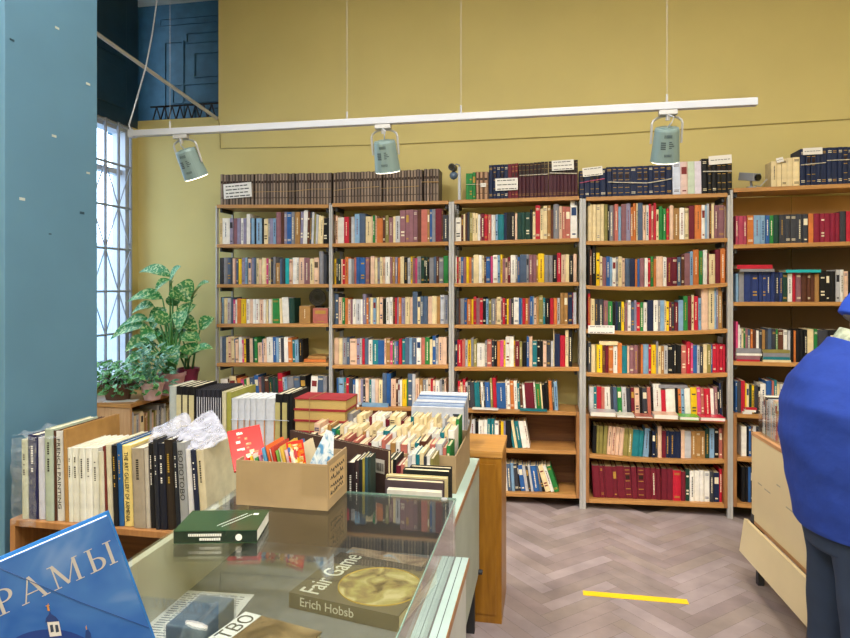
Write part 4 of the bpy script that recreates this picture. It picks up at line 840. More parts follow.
INKS = {0: M_WHITEINK, 1: M_INK, 2: M_WHITEINK, 3: M_GOLDI}
for i, (x0, x1, tp, c, ln, ti, ink, lab, dd) in enumerate(ART):
    zb = atY((x0+x1)/2+3, YA).z
    stand(x0+2.6-abs(ln)*.0, x1+2.6, YA+.004*(i % 3), za, tp, c=c, label=lab, grp=G, title=ti, tcol=INKS[ink], marks=0 if (ti or not ink) else 1, tpos=.33 if ti and len(ti) < 10 else .5, lean=ln*.72, d=dd, seed=i, tsize=.62 if ti and len(ti) > 12 else .7)
rr = random.Random(4); x = -1.32; k = 0
while x < -1.06:
    k += 1; wd = rr.uniform(.014, .028); h = rr.uniform(.18, .235); c = rr.choice('clkpcwxlcd')
    nbook(Matrix.Translation((x+wd/2, YA+.01, .4205)), wd-.001, .15, h, c, '%s book, %s on the lower shelf under the art books' % (PAL[c][1], nth(k)), 'books on the lower shelf under the art books', parts=False); x += wd
# clear plastic: wrap on the first books and two bags on top of the row
def film(name, alpha, col='dfe4ee'):
    m = bpy.data.materials.new(name); m.use_nodes = True; nt = m.node_tree; N = nt.nodes; L = nt.links; b = N['Principled BSDF']
    b.inputs['Base Color'].default_value = (*lin(col), 1); b.inputs['Roughness'].default_value = .18; b.inputs['Alpha'].default_value = alpha
    tc = N.new('ShaderNodeTexCoord'); no = N.new('ShaderNodeTexNoise'); no.inputs['Scale'].default_value = 22; no.inputs['Detail'].default_value = 6; no.inputs['Distortion'].default_value = 1.5
    L.new(tc.outputs['Object'], no.inputs['Vector']); bp = N.new('ShaderNodeBump'); bp.inputs['Strength'].default_value = .7; bp.inputs['Distance'].default_value = .012
    L.new(no.outputs['Fac'], bp.inputs['Height']); L.new(bp.outputs['Normal'], b.inputs['Normal'])
    mr = N.new('ShaderNodeMapRange'); mr.inputs['From Min'].default_value = .35; mr.inputs['From Max'].default_value = .65; mr.inputs['To Min'].default_value = alpha*.55; mr.inputs['To Max'].default_value = min(1, alpha*1.5)
    L.new(no.outputs['Fac'], mr.inputs['Value']); L.new(mr.outputs['Result'], b.inputs['Alpha']); return m
M_FILM = film('crumpled_clear_film', .42, 'c9ccdc'); M_WRAP = film('thin_clear_wrap', .15)
from mathutils import noise
def bag(pts, label, seed, th=.05, name='plastic_bag'):
    """crumpled pillow whose outline is the given polygon in its own plane"""
    c = sum(pts, Vector())/len(pts); u = (pts[1]-pts[0]).normalized(); nrm = (pts[1]-pts[0]).cross(pts[2]-pts[0]).normalized(); mb = MB(); K = 14; Rr = 40
    ring = []
    per = len(pts)
    for k in range(Rr):
        s = k/Rr*per; i = int(s); f = s-i; p = pts[i].lerp(pts[(i+1) % per], f); ring.append(p+Vector(noise.noise_vector(p*30+Vector((seed, 0, 0))))*.008)
    for side in (1, -1):
        n0 = len(mb.v)
        for j in range(K+1):
            q = j/K; prof = math.sqrt(max(0, 1-(1-q)**2))if j else 0
            for k in range(Rr):
                p = ring[k].lerp(c, q*.999); v = noise.fractal(p*24+Vector((seed, side, 0)), 1, 2, 4)
                mb.v.append(tuple(p-c+nrm*side*(th*.5*prof*(1+v*.45)+.0004)))
        for j in range(K):
            for k in range(Rr): k2 = (k+1) % Rr; mb.face((n0+j*Rr+k, n0+j*Rr+k2, n0+(j+1)*Rr+k2, n0+(j+1)*Rr+k))
    o = mb.build(name, M_FILM, loc=c, smooth=True); tag(o, label, 'bag'); return o
bag([atY(150, 1.92, 441), atY(152, 2.0, 432), atY(187, 2.06, 412), atY(194, 2.02, 424), atY(193, 1.9, 440), atY(168, 1.9, 446)], 'crumpled clear plastic bag lying on the dark art books, left of two', 3)
bag([atY(172, 1.88, 441), atY(205, 2.02, 413), atY(213, 2.06, 409), atY(226, 1.96, 432), atY(227, 1.92, 440), atY(195, 1.86, 452)], 'crumpled peaked plastic bag lying on the art books, right of two', 9, .06)
wr = MB(); rr = random.Random(8)
xw0, xw1 = atY(17, YA).x, atY(37, YA).x; nx_, nz_ = 14, 22
for j in range(nz_+1):
    for i in range(nx_+1):
        x = xw0-.01+(xw1-xw0+.02)*i/nx_; z = za-.02+(.30)*j/nz_; wr.v.append((x, YA-.014+.008*noise.noise(Vector((x*40, z*30, 2))), z+.012*noise.noise(Vector((x*50, z*9, 5)))))
for j in range(nz_):
    for i in range(nx_): q = j*(nx_+1)+i; wr.face((q, q+1, q+nx_+2, q+nx_+1))
n0 = len(wr.v)
for j in range(9):
    for i in range(nx_+5):
        x = xw0-.01+(xw1-xw0+.10)*i/(nx_+4); y = YA-.012+.2*j/8; wr.v.append((x, y, za+.285+.02*noise.noise(Vector((x*30, y*30, 1)))))
for j in range(8):
    for i in range(nx_+4): q = n0+j*(nx_+5)+i; wr.face((q, q+1, q+nx_+6, q+nx_+5))
tag(wr.build('plastic_wrap', M_WRAP, smooth=True), 'loose clear plastic wrap around the two leftmost art books', 'wrap')
# ------------------------------------------------------------------ the mint-topped counter and the group behind
M_MINT = mat('mint_laminate', 'bcd6cc', .3, var=.04); M_GREY = mat('grey_green_panel', 'a4aea4', .6)
t = thing('counter', 'low counter with a mint laminate top carrying the box of small books', 'counter', (-.65, 1.86, 0))
mx0, mx1, my0, my1, mz = -1.0, -.302, 1.85, 2.83, .76
def cbx(nm, a, b, m, **k): return MB().box((a[0]+.65, a[1]-1.86, a[2]), (b[0]+.65, b[1]-1.86, b[2])).build(nm, m, t, **k)
cbx('top', (mx0, my0, mz-.018), (mx1, my1, mz), M_MINT); cbx('edge_trim', (mx1+.0005, my0, mz-.018), (mx1+.004, my1, mz-.0003), W_CASE)
cbx('side_panel', (mx1-.02, my0, .25), (mx1, my1, mz-.0185), M_GREY); cbx('side_panel', (mx0, my0, .25), (mx0+.02, my1, mz-.0185), M_GREY)
cbx('bottom_panel', (mx0+.021, my0, .25), (mx1-.021, my1, .27), M_GREY); cbx('back_panel', (mx0+.021, my1-.02, .271), (mx1-.021, my1, mz-.0185), M_GREY); cbx('front_panel', (mx0+.021, my0, .271), (mx1-.021, my0+.02, mz-.0185), W_CASE2)
for x in (mx0+.01, mx1-.05):
    for y in (my0+.02, my1-.06): cbx('leg', (x, y, 0), (x+.035, y+.035, .249), M_DARKSTEEL)
p = atX(480.5, 575, mx1+.004); MB().tube([(mx1+.65+.001, my1-.03-1.86, .262), (mx1+.65+.018, my1-.03-1.86, .262)], .011, 12).build('knob', M_DARKSTEEL, t)
t = thing('side_table', 'wooden table behind the art books carrying tied volumes and magazines', 'table', (-1.43, 2.42, 0))
MB().box((-.43, 0, mz-.03), (.425, .45, mz)).build('top', W_CASE, t)
for x in (-.41, .37):
    for y in (.02, .39): MB().box((x, y, 0), (x+.04, y+.04, mz-.031)).build('leg', W_CASE, t)
# brown cabinet behind the counter
bx0, bx1, by0, by1, bz = -.75, -.20, 2.87, 3.2, .783
W_YEL = wood('honey_wood', '8c5c10', 'a87420', 'Z', rough=.35); W_HONEYT = wood('honey_wood_top', 'b07c3c', 'c99852', 'X', rough=.3)
t = thing('wooden_cabinet', 'honey-brown wooden cabinet standing on the floor behind the mint counter', 'cabinet', ((bx0+bx1)/2, by0, 0)); ox = (bx0+bx1)/2
MB().box((bx0-ox, 0, bz-.03), (bx1-ox, by1-by0, bz)).build('top', W_HONEYT, t, bevel=.002)
MB().box((bx0-ox, .004, .0), (bx1-ox-.004, by1-by0, bz-.031)).build('body', W_YEL, t)
MB().box((bx0-ox+.02, .0, .04), (bx1-ox-.03, .0035, bz-.06)).build('door', W_YEL, t)
# far group
YG = 2.66; G = 'volumes and magazines standing on the table behind the art books'
far = [(169,176,386.5,'b2bab6','pale grey-green volume, leftmost on the table behind the art books',.2),(176.2,182.2,386.5,'c9c29a','cream volume with a black cover, first of three on the side table',.2),(182.4,188.4,386.7,'c9c29a','cream volume with a black cover, second of three on the side table',.2),(188.6,195,387,'c4bc92','cream volume with a black cover, third of three on the side table',.2)]
for i, (x0, x1, tp, c, lab, dd) in enumerate(far):
    e = stand(x0, x1, YG, mz, tp, c='1a1a1c' if i else c, label=lab, grp=G, d=dd)
    if i:
        a, b = atY(x0, YG).x, atY(x1, YG).x; w_ = b-a; MB().box((-w_*.40, -.0035, .002), (w_*.34, .0, .268), lin(c)).build('spine', M_BOOK, e)
n = 11; x = 195.4
for k in range(n):
    x1 = x+25.6/n; c = '23232b' if k % 2 == 0 else '2f303a'
    e = stand(x, x1, YG, mz, 390, c=c, name='magazine', cat='magazine', label='thin black magazine with a white edge, %s of eleven on the side table' % nth(k+1), grp='thin black magazines on the side table', d=.21, pages='cfd0d4')
    w_ = atY(x1, YG).x-atY(x, YG).x; MB().box((w_*.16, -.0012, .002), (w_*.42, .0005, .262), lin('c6c9d2')).build('white_edge', M_BOOK, e); x = x1
for i, (x0, x1, tp, c, lab) in enumerate(((221.6,226,392,'c9c4a4','cream magazine bundle between black magazines and white volumes'),(226.2,231,392.5,'9a9a48','olive-covered book just left of the white volumes'))):
    stand(x0, x1, YG, mz, tp, c=c, label=lab, grp=G, d=.25 if i else .2)
xs = [231.3, 238.2, 244.5, 249.9, 255.7, 265, 275]
for k in range(6):
    e = stand(xs[k], xs[k+1]-.2, YG, mz, 398.6, c='c6ccd6', label='white-grey tied volume with an orange strip, %s of six on the side table' % nth(k+1), grp='white-grey volumes with orange strips', d=.17, pages='e4e4e0')
    w_ = atY(xs[k+1], YG).x-atY(xs[k], YG).x; MB().box((w_*.40, -.0012, .002), (w_*.49, .0005, .17), lin('c98a4a')).build('orange_strip', M_BOOK, e)
for i, (x0, x1, tp, c, lab) in enumerate(((275.2,282,394.5,'b3aa72','olive-cream book with a dark cover, left of a similar one by the red stack'),(282.2,289,394,'b3aa72','olive-cream book with a dark cover, beside the red stack'),(289.2,292.6,393.5,'17171a','slim black book touching the red stack'))):
    e = stand(x0, x1, YG, mz, tp, c='1b1b1e', label=lab, grp=G, d=.2)
    if i < 2: w_ = atY(x1, YG).x-atY(x0, YG).x; MB().box((-w_*.46, -.0035, .002), (w_*.22, .0, .25), lin(c)).build('spine', M_BOOK, e)
tag(MB().tube([atY(231, YG-.0085, 419.5), atY(252, YG-.0085, 419.8), atY(275, YG-.0085, 420), atY(289, YG-.0085, 421)], .0016, 5).build('string', mat('blue_string', 'b9c6d8', .7)), 'pale string around the white-grey volumes on the side table', 'string')
YR = 2.58; ra, rb = atY(293.5, YR).x, atY(346.5, YR).x; zt_ = atY(320, YR, 399).z; nb = 6; th = (zt_-mz)/nb
for k in range(nb):
    z = mz+th*k+.0004; dx = (k % 2)*.004
    e = thing('book', 'thick red-covered book lying flat, %s from the bottom of the red stack' % nth(k+1), 'book', (ra+dx, YR, z), group='red-covered books lying in a tall stack'); NEAR += 1
    w_ = rb-ra-.004; cv = MB(); cc = lin('9a3038'); cv.box((0, 0, 0), (w_, .16, .004), cc); cv.box((0, 0, th-.0048), (w_, .16, th-.0008), cc); cv.box((0, .157, .004), (w_, .16, th-.0048), cc); cv.build('cover', M_BOOK, e)
    MB().box((.003, .003, .0042), (w_-.004, .156, th-.005)).build('page_block', mat('tan_page_edges', 'b59b5e', .85, var=.15, scale=80, stretch=(1, 1, 40)), e)
tag(MB().tube([(ra+.09, YR+.16, zt_+.002), (ra+.075, YR-.003, zt_+.0015), (ra+.072, YR-.003, mz+.01)], .0016, 5).build('string', MATS['tan_string']), 'tan string tied around the red-covered stack', 'string')
# ------------------------------------------------------------------ tray of small books
M_CB = mat('cardboard', 'a28a66', .85, var=.08, scale=12); M_CB2 = mat('cardboard_edge', '9a7a4c', .9)
tx0, tx1, ty0, ty1, tz = -.965, -.335, 2.33, 2.755, .14
t = thing('cardboard_tray', 'wide open cardboard tray packed with small books on the mint counter', 'box', ((tx0+tx1)/2, ty0, mz+.0005)); ox = (tx0+tx1)/2
def tb(nm, a, b, m=M_CB, M=None): return MB().box((a[0]-ox, a[1]-ty0, a[2]), (b[0]-ox, b[1]-ty0, b[2]), M=M).build(nm, m, t)
tb('bottom', (tx0, ty0, 0), (tx1, ty1, .005)); tb('side', (tx0, ty0, .0051), (tx0+.005, ty1, tz)); tb('side', (tx1-.005, ty0, .0051), (tx1, ty1, tz))
tb('side', (tx0+.0051, ty0, .0051), (tx1-.0051, ty0+.005, tz)); tb('side', (tx0+.0051, ty1-.005, .0051), (tx1-.0051, ty1, tz))
MB().poly([(tx1-ox, ty1-ty0-.15, tz), (tx1-ox, ty1-ty0, tz), (tx1-ox+.01, ty1-ty0+.0, tz+.075), (tx1-ox+.012, ty1-ty0-.04, tz+.08)]).poly([(tx1-ox+.003, ty1-ty0-.15, tz), (tx1-ox+.003, ty1-ty0, tz), (tx1-ox+.013, ty1-ty0+.0, tz+.075), (tx1-ox+.015, ty1-ty0-.04, tz+.08)]).build('flap', M_CB, t)
rr = random.Random(21)
rows_ = ((2.342, .125, .172, 'front'), (2.478, .125, .19, 'middle'), (2.612, .125, .205, 'back'))
for y0, dp, hh, rn in rows_:
    x = tx0+.012+rr.uniform(0, .006); k = 0
    while x < tx1-.03:
        wd = rr.choice((.012, .014, .016, .018, .022, .028)); h = hh*rr.uniform(.92, 1.06); c = rr.choice('ccccccccwwwwwwwclpwcxcwagtm' if rn != 'front' else 'cwlpcwgetkmuxcwi')
        if x+wd > tx1-.008: break
        k += 1; ln = rr.choice((0, 0, 0, -3, 4)) if wd < .02 else 0; mb = MB(); book_geo(mb, rr, wd-.0015-h*abs(sin(R(ln)))*.0, h, dp-.006-rr.uniform(0, .01), PC[c])
        ln = 0
        o = mb.build('book', M_BOOK, loc=(x+wd/2, y0, mz+.0062)); NEAR += 1
        tag(o, '%s small book, %s from left in the %s row of the cardboard tray' % (PAL[c][1], nth(k), rn), 'book', 'small books packed in the cardboard tray'); x += wd
# books in front of the tray
x = 386; k = 0; YQ = 2.19
for c, w_, tp in (('e',3.5,457),('c',3,459),('k',3.5,456),('m',4.5,462),('i',4,461),('c',3,458),('l',4,452),('w',4,450),('t',4,451),('c',4,449),('d',3,453),('w',3.5,452),('h',3.5,455)):
    k += 1; stand(x, x+w_, YQ, mz, tp+4, c=c, label='%s small upright book, %s from left in front of the cardboard tray' % (PAL[c][1], nth(k)), grp='small books standing in front of the tray', d=.125, parts=False); x += w_
# ------------------------------------------------------------------ books behind the little box
def slab(name, c0, c1, thick, h, col, label, z0, cat='book', deco=None):
    """big thin book standing on its edge from point c0 to c1 (ground points)"""
    global NEAR; NEAR += 1
    a, b = Vector((c0[0], c0[1], z0)), Vector((c1[0], c1[1], z0)); ux = (b-a).normalized(); uy = Vector((-ux.y, ux.x, 0))
    e = thing(name, label, cat, M=frame(a, ux, uy, (0, 0, 1))); L_ = (b-a).length; c = lin(col)
    cv = MB(); cv.box((0, 0, 0), (L_, .003, h), c); cv.box((0, thick-.003, 0), (L_, thick, h), c); cv.box((0, .003, 0), (.003, thick-.003, h), c); cv.build('cover', M_BOOK, e)
    MB().box((.0032, .0032, .003), (L_-.003, thick-.0032, h-.003), PAGE).build('page_block', M_BOOK, e); return e, L_
b0 = atY(290, 2.17); b1 = atY(388, 1.96)
e, L_ = slab('book', b0, b1, .016, .247, '4a352f', 'large dark brown book standing slanted behind the small cardboard box, barcode at its corner', mz+.0005)
m_ = MB(); m_.box((L_-.055, -.0008, .17), (L_-.015, -.0001, .215), lin('c3bcb0'))
for k in range(9): m_.box((L_-.05+k*.0036, -.0012, .177), (L_-.05+k*.0036+.0012+(k % 3)*.0006, -.0009, .203), lin('26221f'))
m_.build('barcode_sticker', M_BOOK, e)
x = 346.5
for k, (c, w_, tp, lab, mk) in enumerate((('2a2023',8,463,'dark brown book with a vertical title, leftmost in the gap right of the small box',1),('3a2a2c',4,461,'slim maroon-black book, second right of the small box',1),('23262b',3.5,460,'slim black book, third right of the small box',0),('9a8f3c',2.5,459,'slim olive yellow book, fourth right of the small box',0),('35505a',3,458,'slim blue-grey book, fifth right of the small box',0),('2b3a36',3,457.5,'slim dark green book, sixth right of the small box',0))):
    stand(x, x+w_, 1.865, mz, tp, c=c, label=lab, grp='books in the gap right of the small box', d=.09+.02*(k < 3)-.012*k*(k > 2)*.5, marks=mk, tcol=M_WHITEINK if mk else None, seed=k); x += w_
for k, (x0, x1, Y, tp, th, c, lab) in enumerate(((387,441,1.862,493,.022,'d9d6ca','white book standing face forward, nearest behind the glass case'),(385,443,1.905,483.5,.03,'51454a','taupe-brown book standing face forward, behind the white one'),(386,450,1.945,479,.022,'cdbf8e','cream book standing face forward, behind the taupe one'),(403,461.5,1.985,473,.03,'232725','black book standing face forward, farther of the two dark ones'),(410,463,2.03,469.5,.026,'31302f','black book standing face forward, rearmost in front of the tray'))):
    a, b = atY(x0, Y), atY(x1, Y, tp); bx_ = min(b.x, mx1-.006)
    # spine to the left, cover to the viewer
    e = thing('book', lab, 'book', M=frame(Vector((a.x, Y+th, mz+.0005)), (0, -1, 0), (1, 0, 0), (0, 0, 1))); NEAR += 1
    # left-handed frame avoided: build in world axes instead
    e.matrix_world = Matrix.Translation((a.x, Y, mz+.0005)); L_ = bx_-a.x; h = b.z-mz; cc = lin(c)
    cv = MB(); cv.box((0, 0, 0), (L_, .003, h), cc); cv.box((0, th-.003, 0), (L_, th, h), cc); cv.box((0, .003, 0), (.003, th-.003, h), cc); cv.build('cover', M_BOOK, e)
    MB().box((.0032, .0032, .003), (L_-.004, th-.0032, h-.003), PAGE).build('page_block', M_BOOK, e)
rr = random.Random(44); y = 2.90
for k in range(11):
    a, b = atY(411.5+k*.25, 2.9).x, atY(463.5, 2.9).x; th = .014+.006*(k % 3 == 0); h = .185+.004*k+rr.uniform(-.002, .003)
    c = lin(('c3c7d0', '7d93b4', 'a9b6c8', '4a6a98', 'd0d2d6')[k % 5]); w_ = b-a
    o = MB().box((0, 0, 0), (w_, th-.001, h), c).build('magazine', M_BOOK, loc=(a, y, .7835))
    if k == 0:
        pv = MB(); pv.box((w_*.36, -.0006, .01), (w_*.60, -.0001, h*.62), lin('c8642c')); pv.box((w_*.61, -.0006, .01), (w_*.78, -.0001, h*.58), lin('3a3634')); pv.box((w_*.80, -.0006, h*.75), (w_*.95, -.0001, h*.85), lin('2f3440')); pv.build('cover_picture', M_BOOK, o)
    tag(o, 'pale blue-grey magazine standing face forward on the brown cabinet, %s from the front' % nth(k+1), 'magazine', 'magazines standing on the brown cabinet'); y += th
# ------------------------------------------------------------------ glass display case
gz = .92; gx0, gx1, gy0, gy1 = -.93, -.262, .62, 1.815; fz = .75
M_GL = glass('case_glass', (.93, .96, .95), .012, 1.5, .05); M_GEDGE = mat('green_glass_edge', '86aba0', .15, var=.05)
M_BEIGE = mat('beige_laminate', 'c4bda6', .5); M_WBODY = mat('white_laminate', 'bcc1c1', .45)
t = thing('display_case', 'glass-topped display case with books inside, in the foreground', 'display case', ((gx0+gx1)/2, gy1, 0)); ox, oy = (gx0+gx1)/2, gy1
def gc(nm, a, b, m, **k): return MB().box((a[0]-ox, a[1]-oy, a[2]), (b[0]-ox, b[1]-oy, b[2])).build(nm, m, t, **k)
gc('glass_top', (gx0, gy0, gz-.006), (gx1, gy1, gz), M_GL)
gc('glass_edge', (gx1+.0002, gy0, gz-.006), (gx1+.0016, gy1, gz-.0002), M_GEDGE); gc('glass_edge', (gx0, gy1+.0002, gz-.006), (gx1, gy1+.0014, gz-.0002), M_GEDGE)
gc('glass_side', (gx1-.006, gy0, fz+.0005), (gx1-.001, gy1, gz-.0065), M_GL); gc('back_wall', (gx0+.022, gy1-.006, fz+.0005), (gx1-.007, gy1-.001, gz-.0065), mat('darkening_back', '55565a', .6))  # opaque back added instead of glass, to darken the view behind the reflections
gc('side_wall', (gx0, gy0, fz+.0005), (gx0+.02, gy1, gz-.0065), M_BEIGE)
gc('case_floor', (gx0, gy0, fz-.02), (gx1+.001, gy1, fz), mat('case_lining', '6d6c6a', .8, var=.15, scale=30))
gc('body', (gx0, gy0, .09), (gx1+.03, gy1, fz-.0205), M_WBODY); gc('plinth', (gx0+.03, gy0+.02, 0), (gx1, gy1-.03, .0895), M_DARKSTEEL)
gc('rim', (gx1+.0015, gy0, fz-.02), (gx1+.038, gy1, fz), mat('mint_rim', 'afc4bf', .3)); gc('rim_groove', (gx1+.018, gy0, fz+.0001), (gx1+.0195, gy1, fz+.0007), M_DARKSTEEL)
gc('edge_trim', (gx1+.0385, gy0, fz-.021), (gx1+.0405, gy1, fz-.0005), W_CASE)
MB().tube([(gx1-ox-.03, gy1-oy-.02, gz+.0005), (gx1-ox-.03, gy1-oy-.02, gz+.004)], .009, 16).build('glass_stud', M_STEEL, t)
# Fair Game book
fz1 = fz+.038
A, B = atZ(328, 550, fz1), atZ(289, 592, fz1); wv = (A-B); W_ = wv.length; wv.normalize(); wv = (Matrix.Rotation(R(-9), 3, 'Z') @ wv); hv = Vector((wv.y, -wv.x, 0)); H_ = .295
e = thing('book', 'large grey-brown book lying under the glass with Fair Game on its cover', 'book', M=frame(Vector((B.x, B.y, fz+.0006)), hv, wv, (0, 0, 1))); NEAR += 1; T = .037; cc = lin('62594d')
cv = MB(); cv.box((0, 0, 0), (H_, W_, .003), cc); cv.box((0, 0, T-.003), (H_, W_, T), cc); cv.box((0, 0, .003), (H_, .003, T-.003), cc); cv.build('cover', M_GLOSS, e)
MB().box((.003, .0032, .0032), (H_-.003, W_-.004, T-.0032), PAGE).build('page_block', M_BOOK, e)
M_PALEINK = mat('pale_ink', 'dcd8c4', .5)
# title reads away from the spine
def serif(s, size, M, parent, name='title', m=None, sx=1):
    o = text_part(name, s, size, m or M_PALEINK, parent, M, sx=sx, ext=.0004); return o
TM = frame((.072, .012, T+.0006), (0, 1, 0), (-1, 0, 0), (0, 0, 1)); serif('Fair Game', .078, TM, e, sx=.72)
TM = frame((.03, -.0006, .010), (1, 0, 0), (0, 0, 1), (0, -1, 0)); serif('Erich Hobsb', .030, TM, e, 'author')
TM = frame((.03, .030, T+.0006), (.999, .03, 0), (-.03, .999, 0), (0, 0, 1))
c0 = (.192, W_*.45); rx, ry = .105, .098; n = 48
pic = MB(); pic.poly([(c0[0]+rx*cos(2*pi*k/n), c0[1]+ry*sin(2*pi*k/n), T+.0005) for k in range(n)]); 
def art(name, stops, sc=6, det=6, dist=1.5, rough=.3):
    m = bpy.data.materials.new(name); m.use_nodes = True; nt = m.node_tree; N = nt.nodes; L = nt.links; b = N['Principled BSDF']; b.inputs['Roughness'].default_value = rough
    tc = N.new('ShaderNodeTexCoord'); no = N.new('ShaderNodeTexNoise'); no.inputs['Scale'].default_value = sc; no.inputs['Detail'].default_value = det; no.inputs['Distortion'].default_value = dist
    rp = N.new('ShaderNodeValToRGB'); el = rp.color_ramp.elements
    while len(el) < len(stops): el.new(.5)
    for q, (p, c) in zip(el, stops): q.position = p; q.color = (*lin(c), 1)
    L.new(tc.outputs['Object'], no.inputs['Vector']); L.new(no.outputs['Fac'], rp.inputs['Fac']); L.new(rp.outputs['Color'], b.inputs['Base Color']); return m
pic.build('cover_picture', art('oval_painting', [(.35,'4a3a2a'),(.45,'8c7350'),(.55,'a89a5c'),(.65,'c9b98a')], 14), e)
MB().tube([(c0[0]+rx*cos(2*pi*k/n), c0[1]+ry*sin(2*pi*k/n), T+.001) for k in range(n+1)], .0016, 6, caps=False).build('gilt_oval', M_GOLDI, e)
# other things under the glass
def lying(name, cat, px, py, lx, ly, th, rot, m, label, z0=fz, col=(.8,.8,.8), pages=True, bev=0):
    p = atZ(px, py, z0+th); e = thing(name, label, cat, (p.x, p.y, z0+.0006), (0, 0, R(rot)))
    if pages:
        MB().box((0, 0, 0), (lx, ly, .0025), col).box((0, 0, th-.0025), (lx, ly, th), col).box((0, 0, .0025), (lx, .0025, th-.0025), col).build('cover', m, e)
        MB().box((.003, .0027, .0027), (lx-.003, ly-.003, th-.0027), PAGE).build('page_block', M_BOOK, e)
    else: MB().box((0, 0, 0), (lx, ly, th), col).build('sheet' if th < .004 else 'body', m, e, bevel=bev)
    return e
lying('magazine', 'magazine', 322, 572, .24, .10, .008, -8, art('portrait_cover', [(.35,'6b5140'),(.5,'b8a084'),(.58,'8fa3b0'),(.7,'d8cfc0')], 10), 'glossy magazine lying behind the Fair Game book under the glass', pages=False).location = (-.585, 1.705, fz+.0006)
lying('paper_sheet', 'paper', 150, 622, .19, .26, .001, 4, M_PAPER, 'white printed sheet along the left wall of the glass case', pages=False).location = (-.905, 1.22, fz+.0006)
e = COL.objects[-2]; 
pr_ = MB(); rr = random.Random(3)
for k in range(22):
    y = .02+k*.0105; x = .015
    while x < .16: l = rr.uniform(.01, .03); pr_.box((x, y, .0011), (min(.172, x+l), y+.003, .0015)); x += l+.006
for o in list(COL.objects):
    if o.get('label', '').startswith('white printed sheet'): pr_.build('print', mat('grey_ink', '77787c', .7), o)
e = lying('book', 'book', 176, 600, .09, .14, .05, 0, mat('slate_cover', '3f5266', .4), 'thick slate-blue book in clear film under the glass, near the left wall', pages=False, bev=.004)
e.location = (-.815, 1.235, fz+.002)
wrapm = MB().box((-.004, -.004, .0), (.094, .144, .055)).build('film', M_WRAP, e, bevel=.006)
e = lying('book', 'book', 205, 638, .21, .25, .03, -12, art('brown_cover', [(.35,'5a4632'),(.5,'8a7050'),(.65,'a68c66')], 8), 'brown book with a white lettered spine, under the glass at the front', col=(1,1,1))
e.location = (-.745, 1.115, fz+.0006); e.rotation_euler.z = R(-13)
MB().box((.0, .0, .0302), (.045, .249, .0308)).build('white_band', M_PAPER, e)
text_part('title', 'СТВО', .05, mat('dark_title', '3b3a38', .6), e, frame((.041, .24, .0312), (0, 1, 0), (-1, 0, 0), (0, 0, 1)), align='RIGHT')
e = lying('book', 'book', 165, 632, .10, .12, .02, 10, art('red_cover', [(.4,'7a1f28'),(.6,'c8504e')], 20), 'small red patterned book under the glass in the front left corner', pages=True); e.location = (-.895, 1.06, fz+.0025)
# green book on the glass
p0, p1 = atZ(173.5, 544, gz), atZ(257, 543, gz); ux = (p1-p0).normalized(); uy = Vector((-ux.y, ux.x, 0)); GL_ = (p1-p0).length
e = thing('book', 'dark green book lying alone on top of the glass case', 'book', M=frame(Vector((p0.x, p0.y, gz+.0006)), ux, uy, (0, 0, 1))); NEAR += 1; cc = lin('24442c'); T = .031
MB().box((0, 0, 0), (GL_, .135, .002), cc).box((0, 0, T-.002), (GL_, .135, T), cc).box((0, 0, .002), (GL_, .002, T-.002), lin('14281d')).build('cover', M_GLOSS, e)
MB().box((.0015, .0022, .0022), (GL_-.0015, .134, T-.0022), lin('dddcd4')).build('page_block', M_BOOK, e)
mb = MB(); rr = random.Random(12)
for row, (z, x0, x1) in enumerate(((.017, .035, .112), (.007, .062, .112))):
    x = x0
    while x < x1: mb.box((x, -.0012, z), (x+.0028, -.0002, z+.006)); x += .0042
mb.prism([(.155+.008*cos(2*pi*k/16), .014+.008*sin(2*pi*k/16)) for k in range(16)], .001, axis=1)
for v in range(len(mb.v)-32, len(mb.v)): x_, y_, z_ = mb.v[v]; mb.v[v] = (x_, y_-.0014, z_)
mb.build('spine_title', M_WHITEINK, e)
mb = MB()
for r_, (x0, y0) in enumerate(((.095, .028), (.108, .022))):
    for k in range(16): x = x0+k*.0034; y = y0+k*.0052; mb.box((x, y, T+.0001), (x+.0024, y+.0042, T+.0007))
mb.box((.165, .10, T+.0001), (.178, .110, T+.0007)); mb.build('cover_title', M_WHITEINK, e)
# ------------------------------------------------------------------ small cardboard box on the glass
bx0, bx1, by0, by1, bh = -.862, -.591, 1.643, 1.812, .126
t = thing('cardboard_box', 'small open cardboard box full of booklets, standing on the glass case', 'box', ((bx0+bx1)/2, by0, gz+.0006)); ox = (bx0+bx1)/2; bw = (bx1-bx0)/2; bd = by1-by0
MB().box((-bw, 0, 0), (bw, bd, .004)).build('bottom', M_CB, t)
MB().box((-bw, 0, .0041), (bw, .004, bh)).build('front_side', M_CB, t); MB().box((-bw, bd-.004, .0041), (bw, bd, bh)).build('back_side', M_CB, t)
MB().box((-bw, .0041, .0041), (-bw+.004, bd-.0041, bh)).build('side', M_CB, t); MB().box((bw-.004, .0041, .0041), (bw, bd-.0041, bh+.008)).build('side', M_CB, t)
lb = MB().box((bw+.0001, .012, .03), (bw+.0012, bd-.025, .118)).build('handwritten_label', mat('brown_paper_label', 'bfa070', .8), t)
mb = MB(); rr = random.Random(6)
for k, z in enumerate((.10, .078, .056, .038)):
    y = .02
    while y < bd-.04:
        l = rr.uniform(.008, .016); zz = z+rr.uniform(-.003, .003); mb.tube([(bw+.0016, y, zz), (bw+.0016, y+l*.5, zz+rr.uniform(.004, .012)), (bw+.0016, y+l, zz)], .0011, 4); y += l+.004
mb.build('handwriting', M_INK, lb)
MB().box((bw-.075+.0, -.0008, .04), (bw-.002, -.0001, bh-.004)).build('parcel_tape', mat('brown_tape', '9c8460', .3), t)
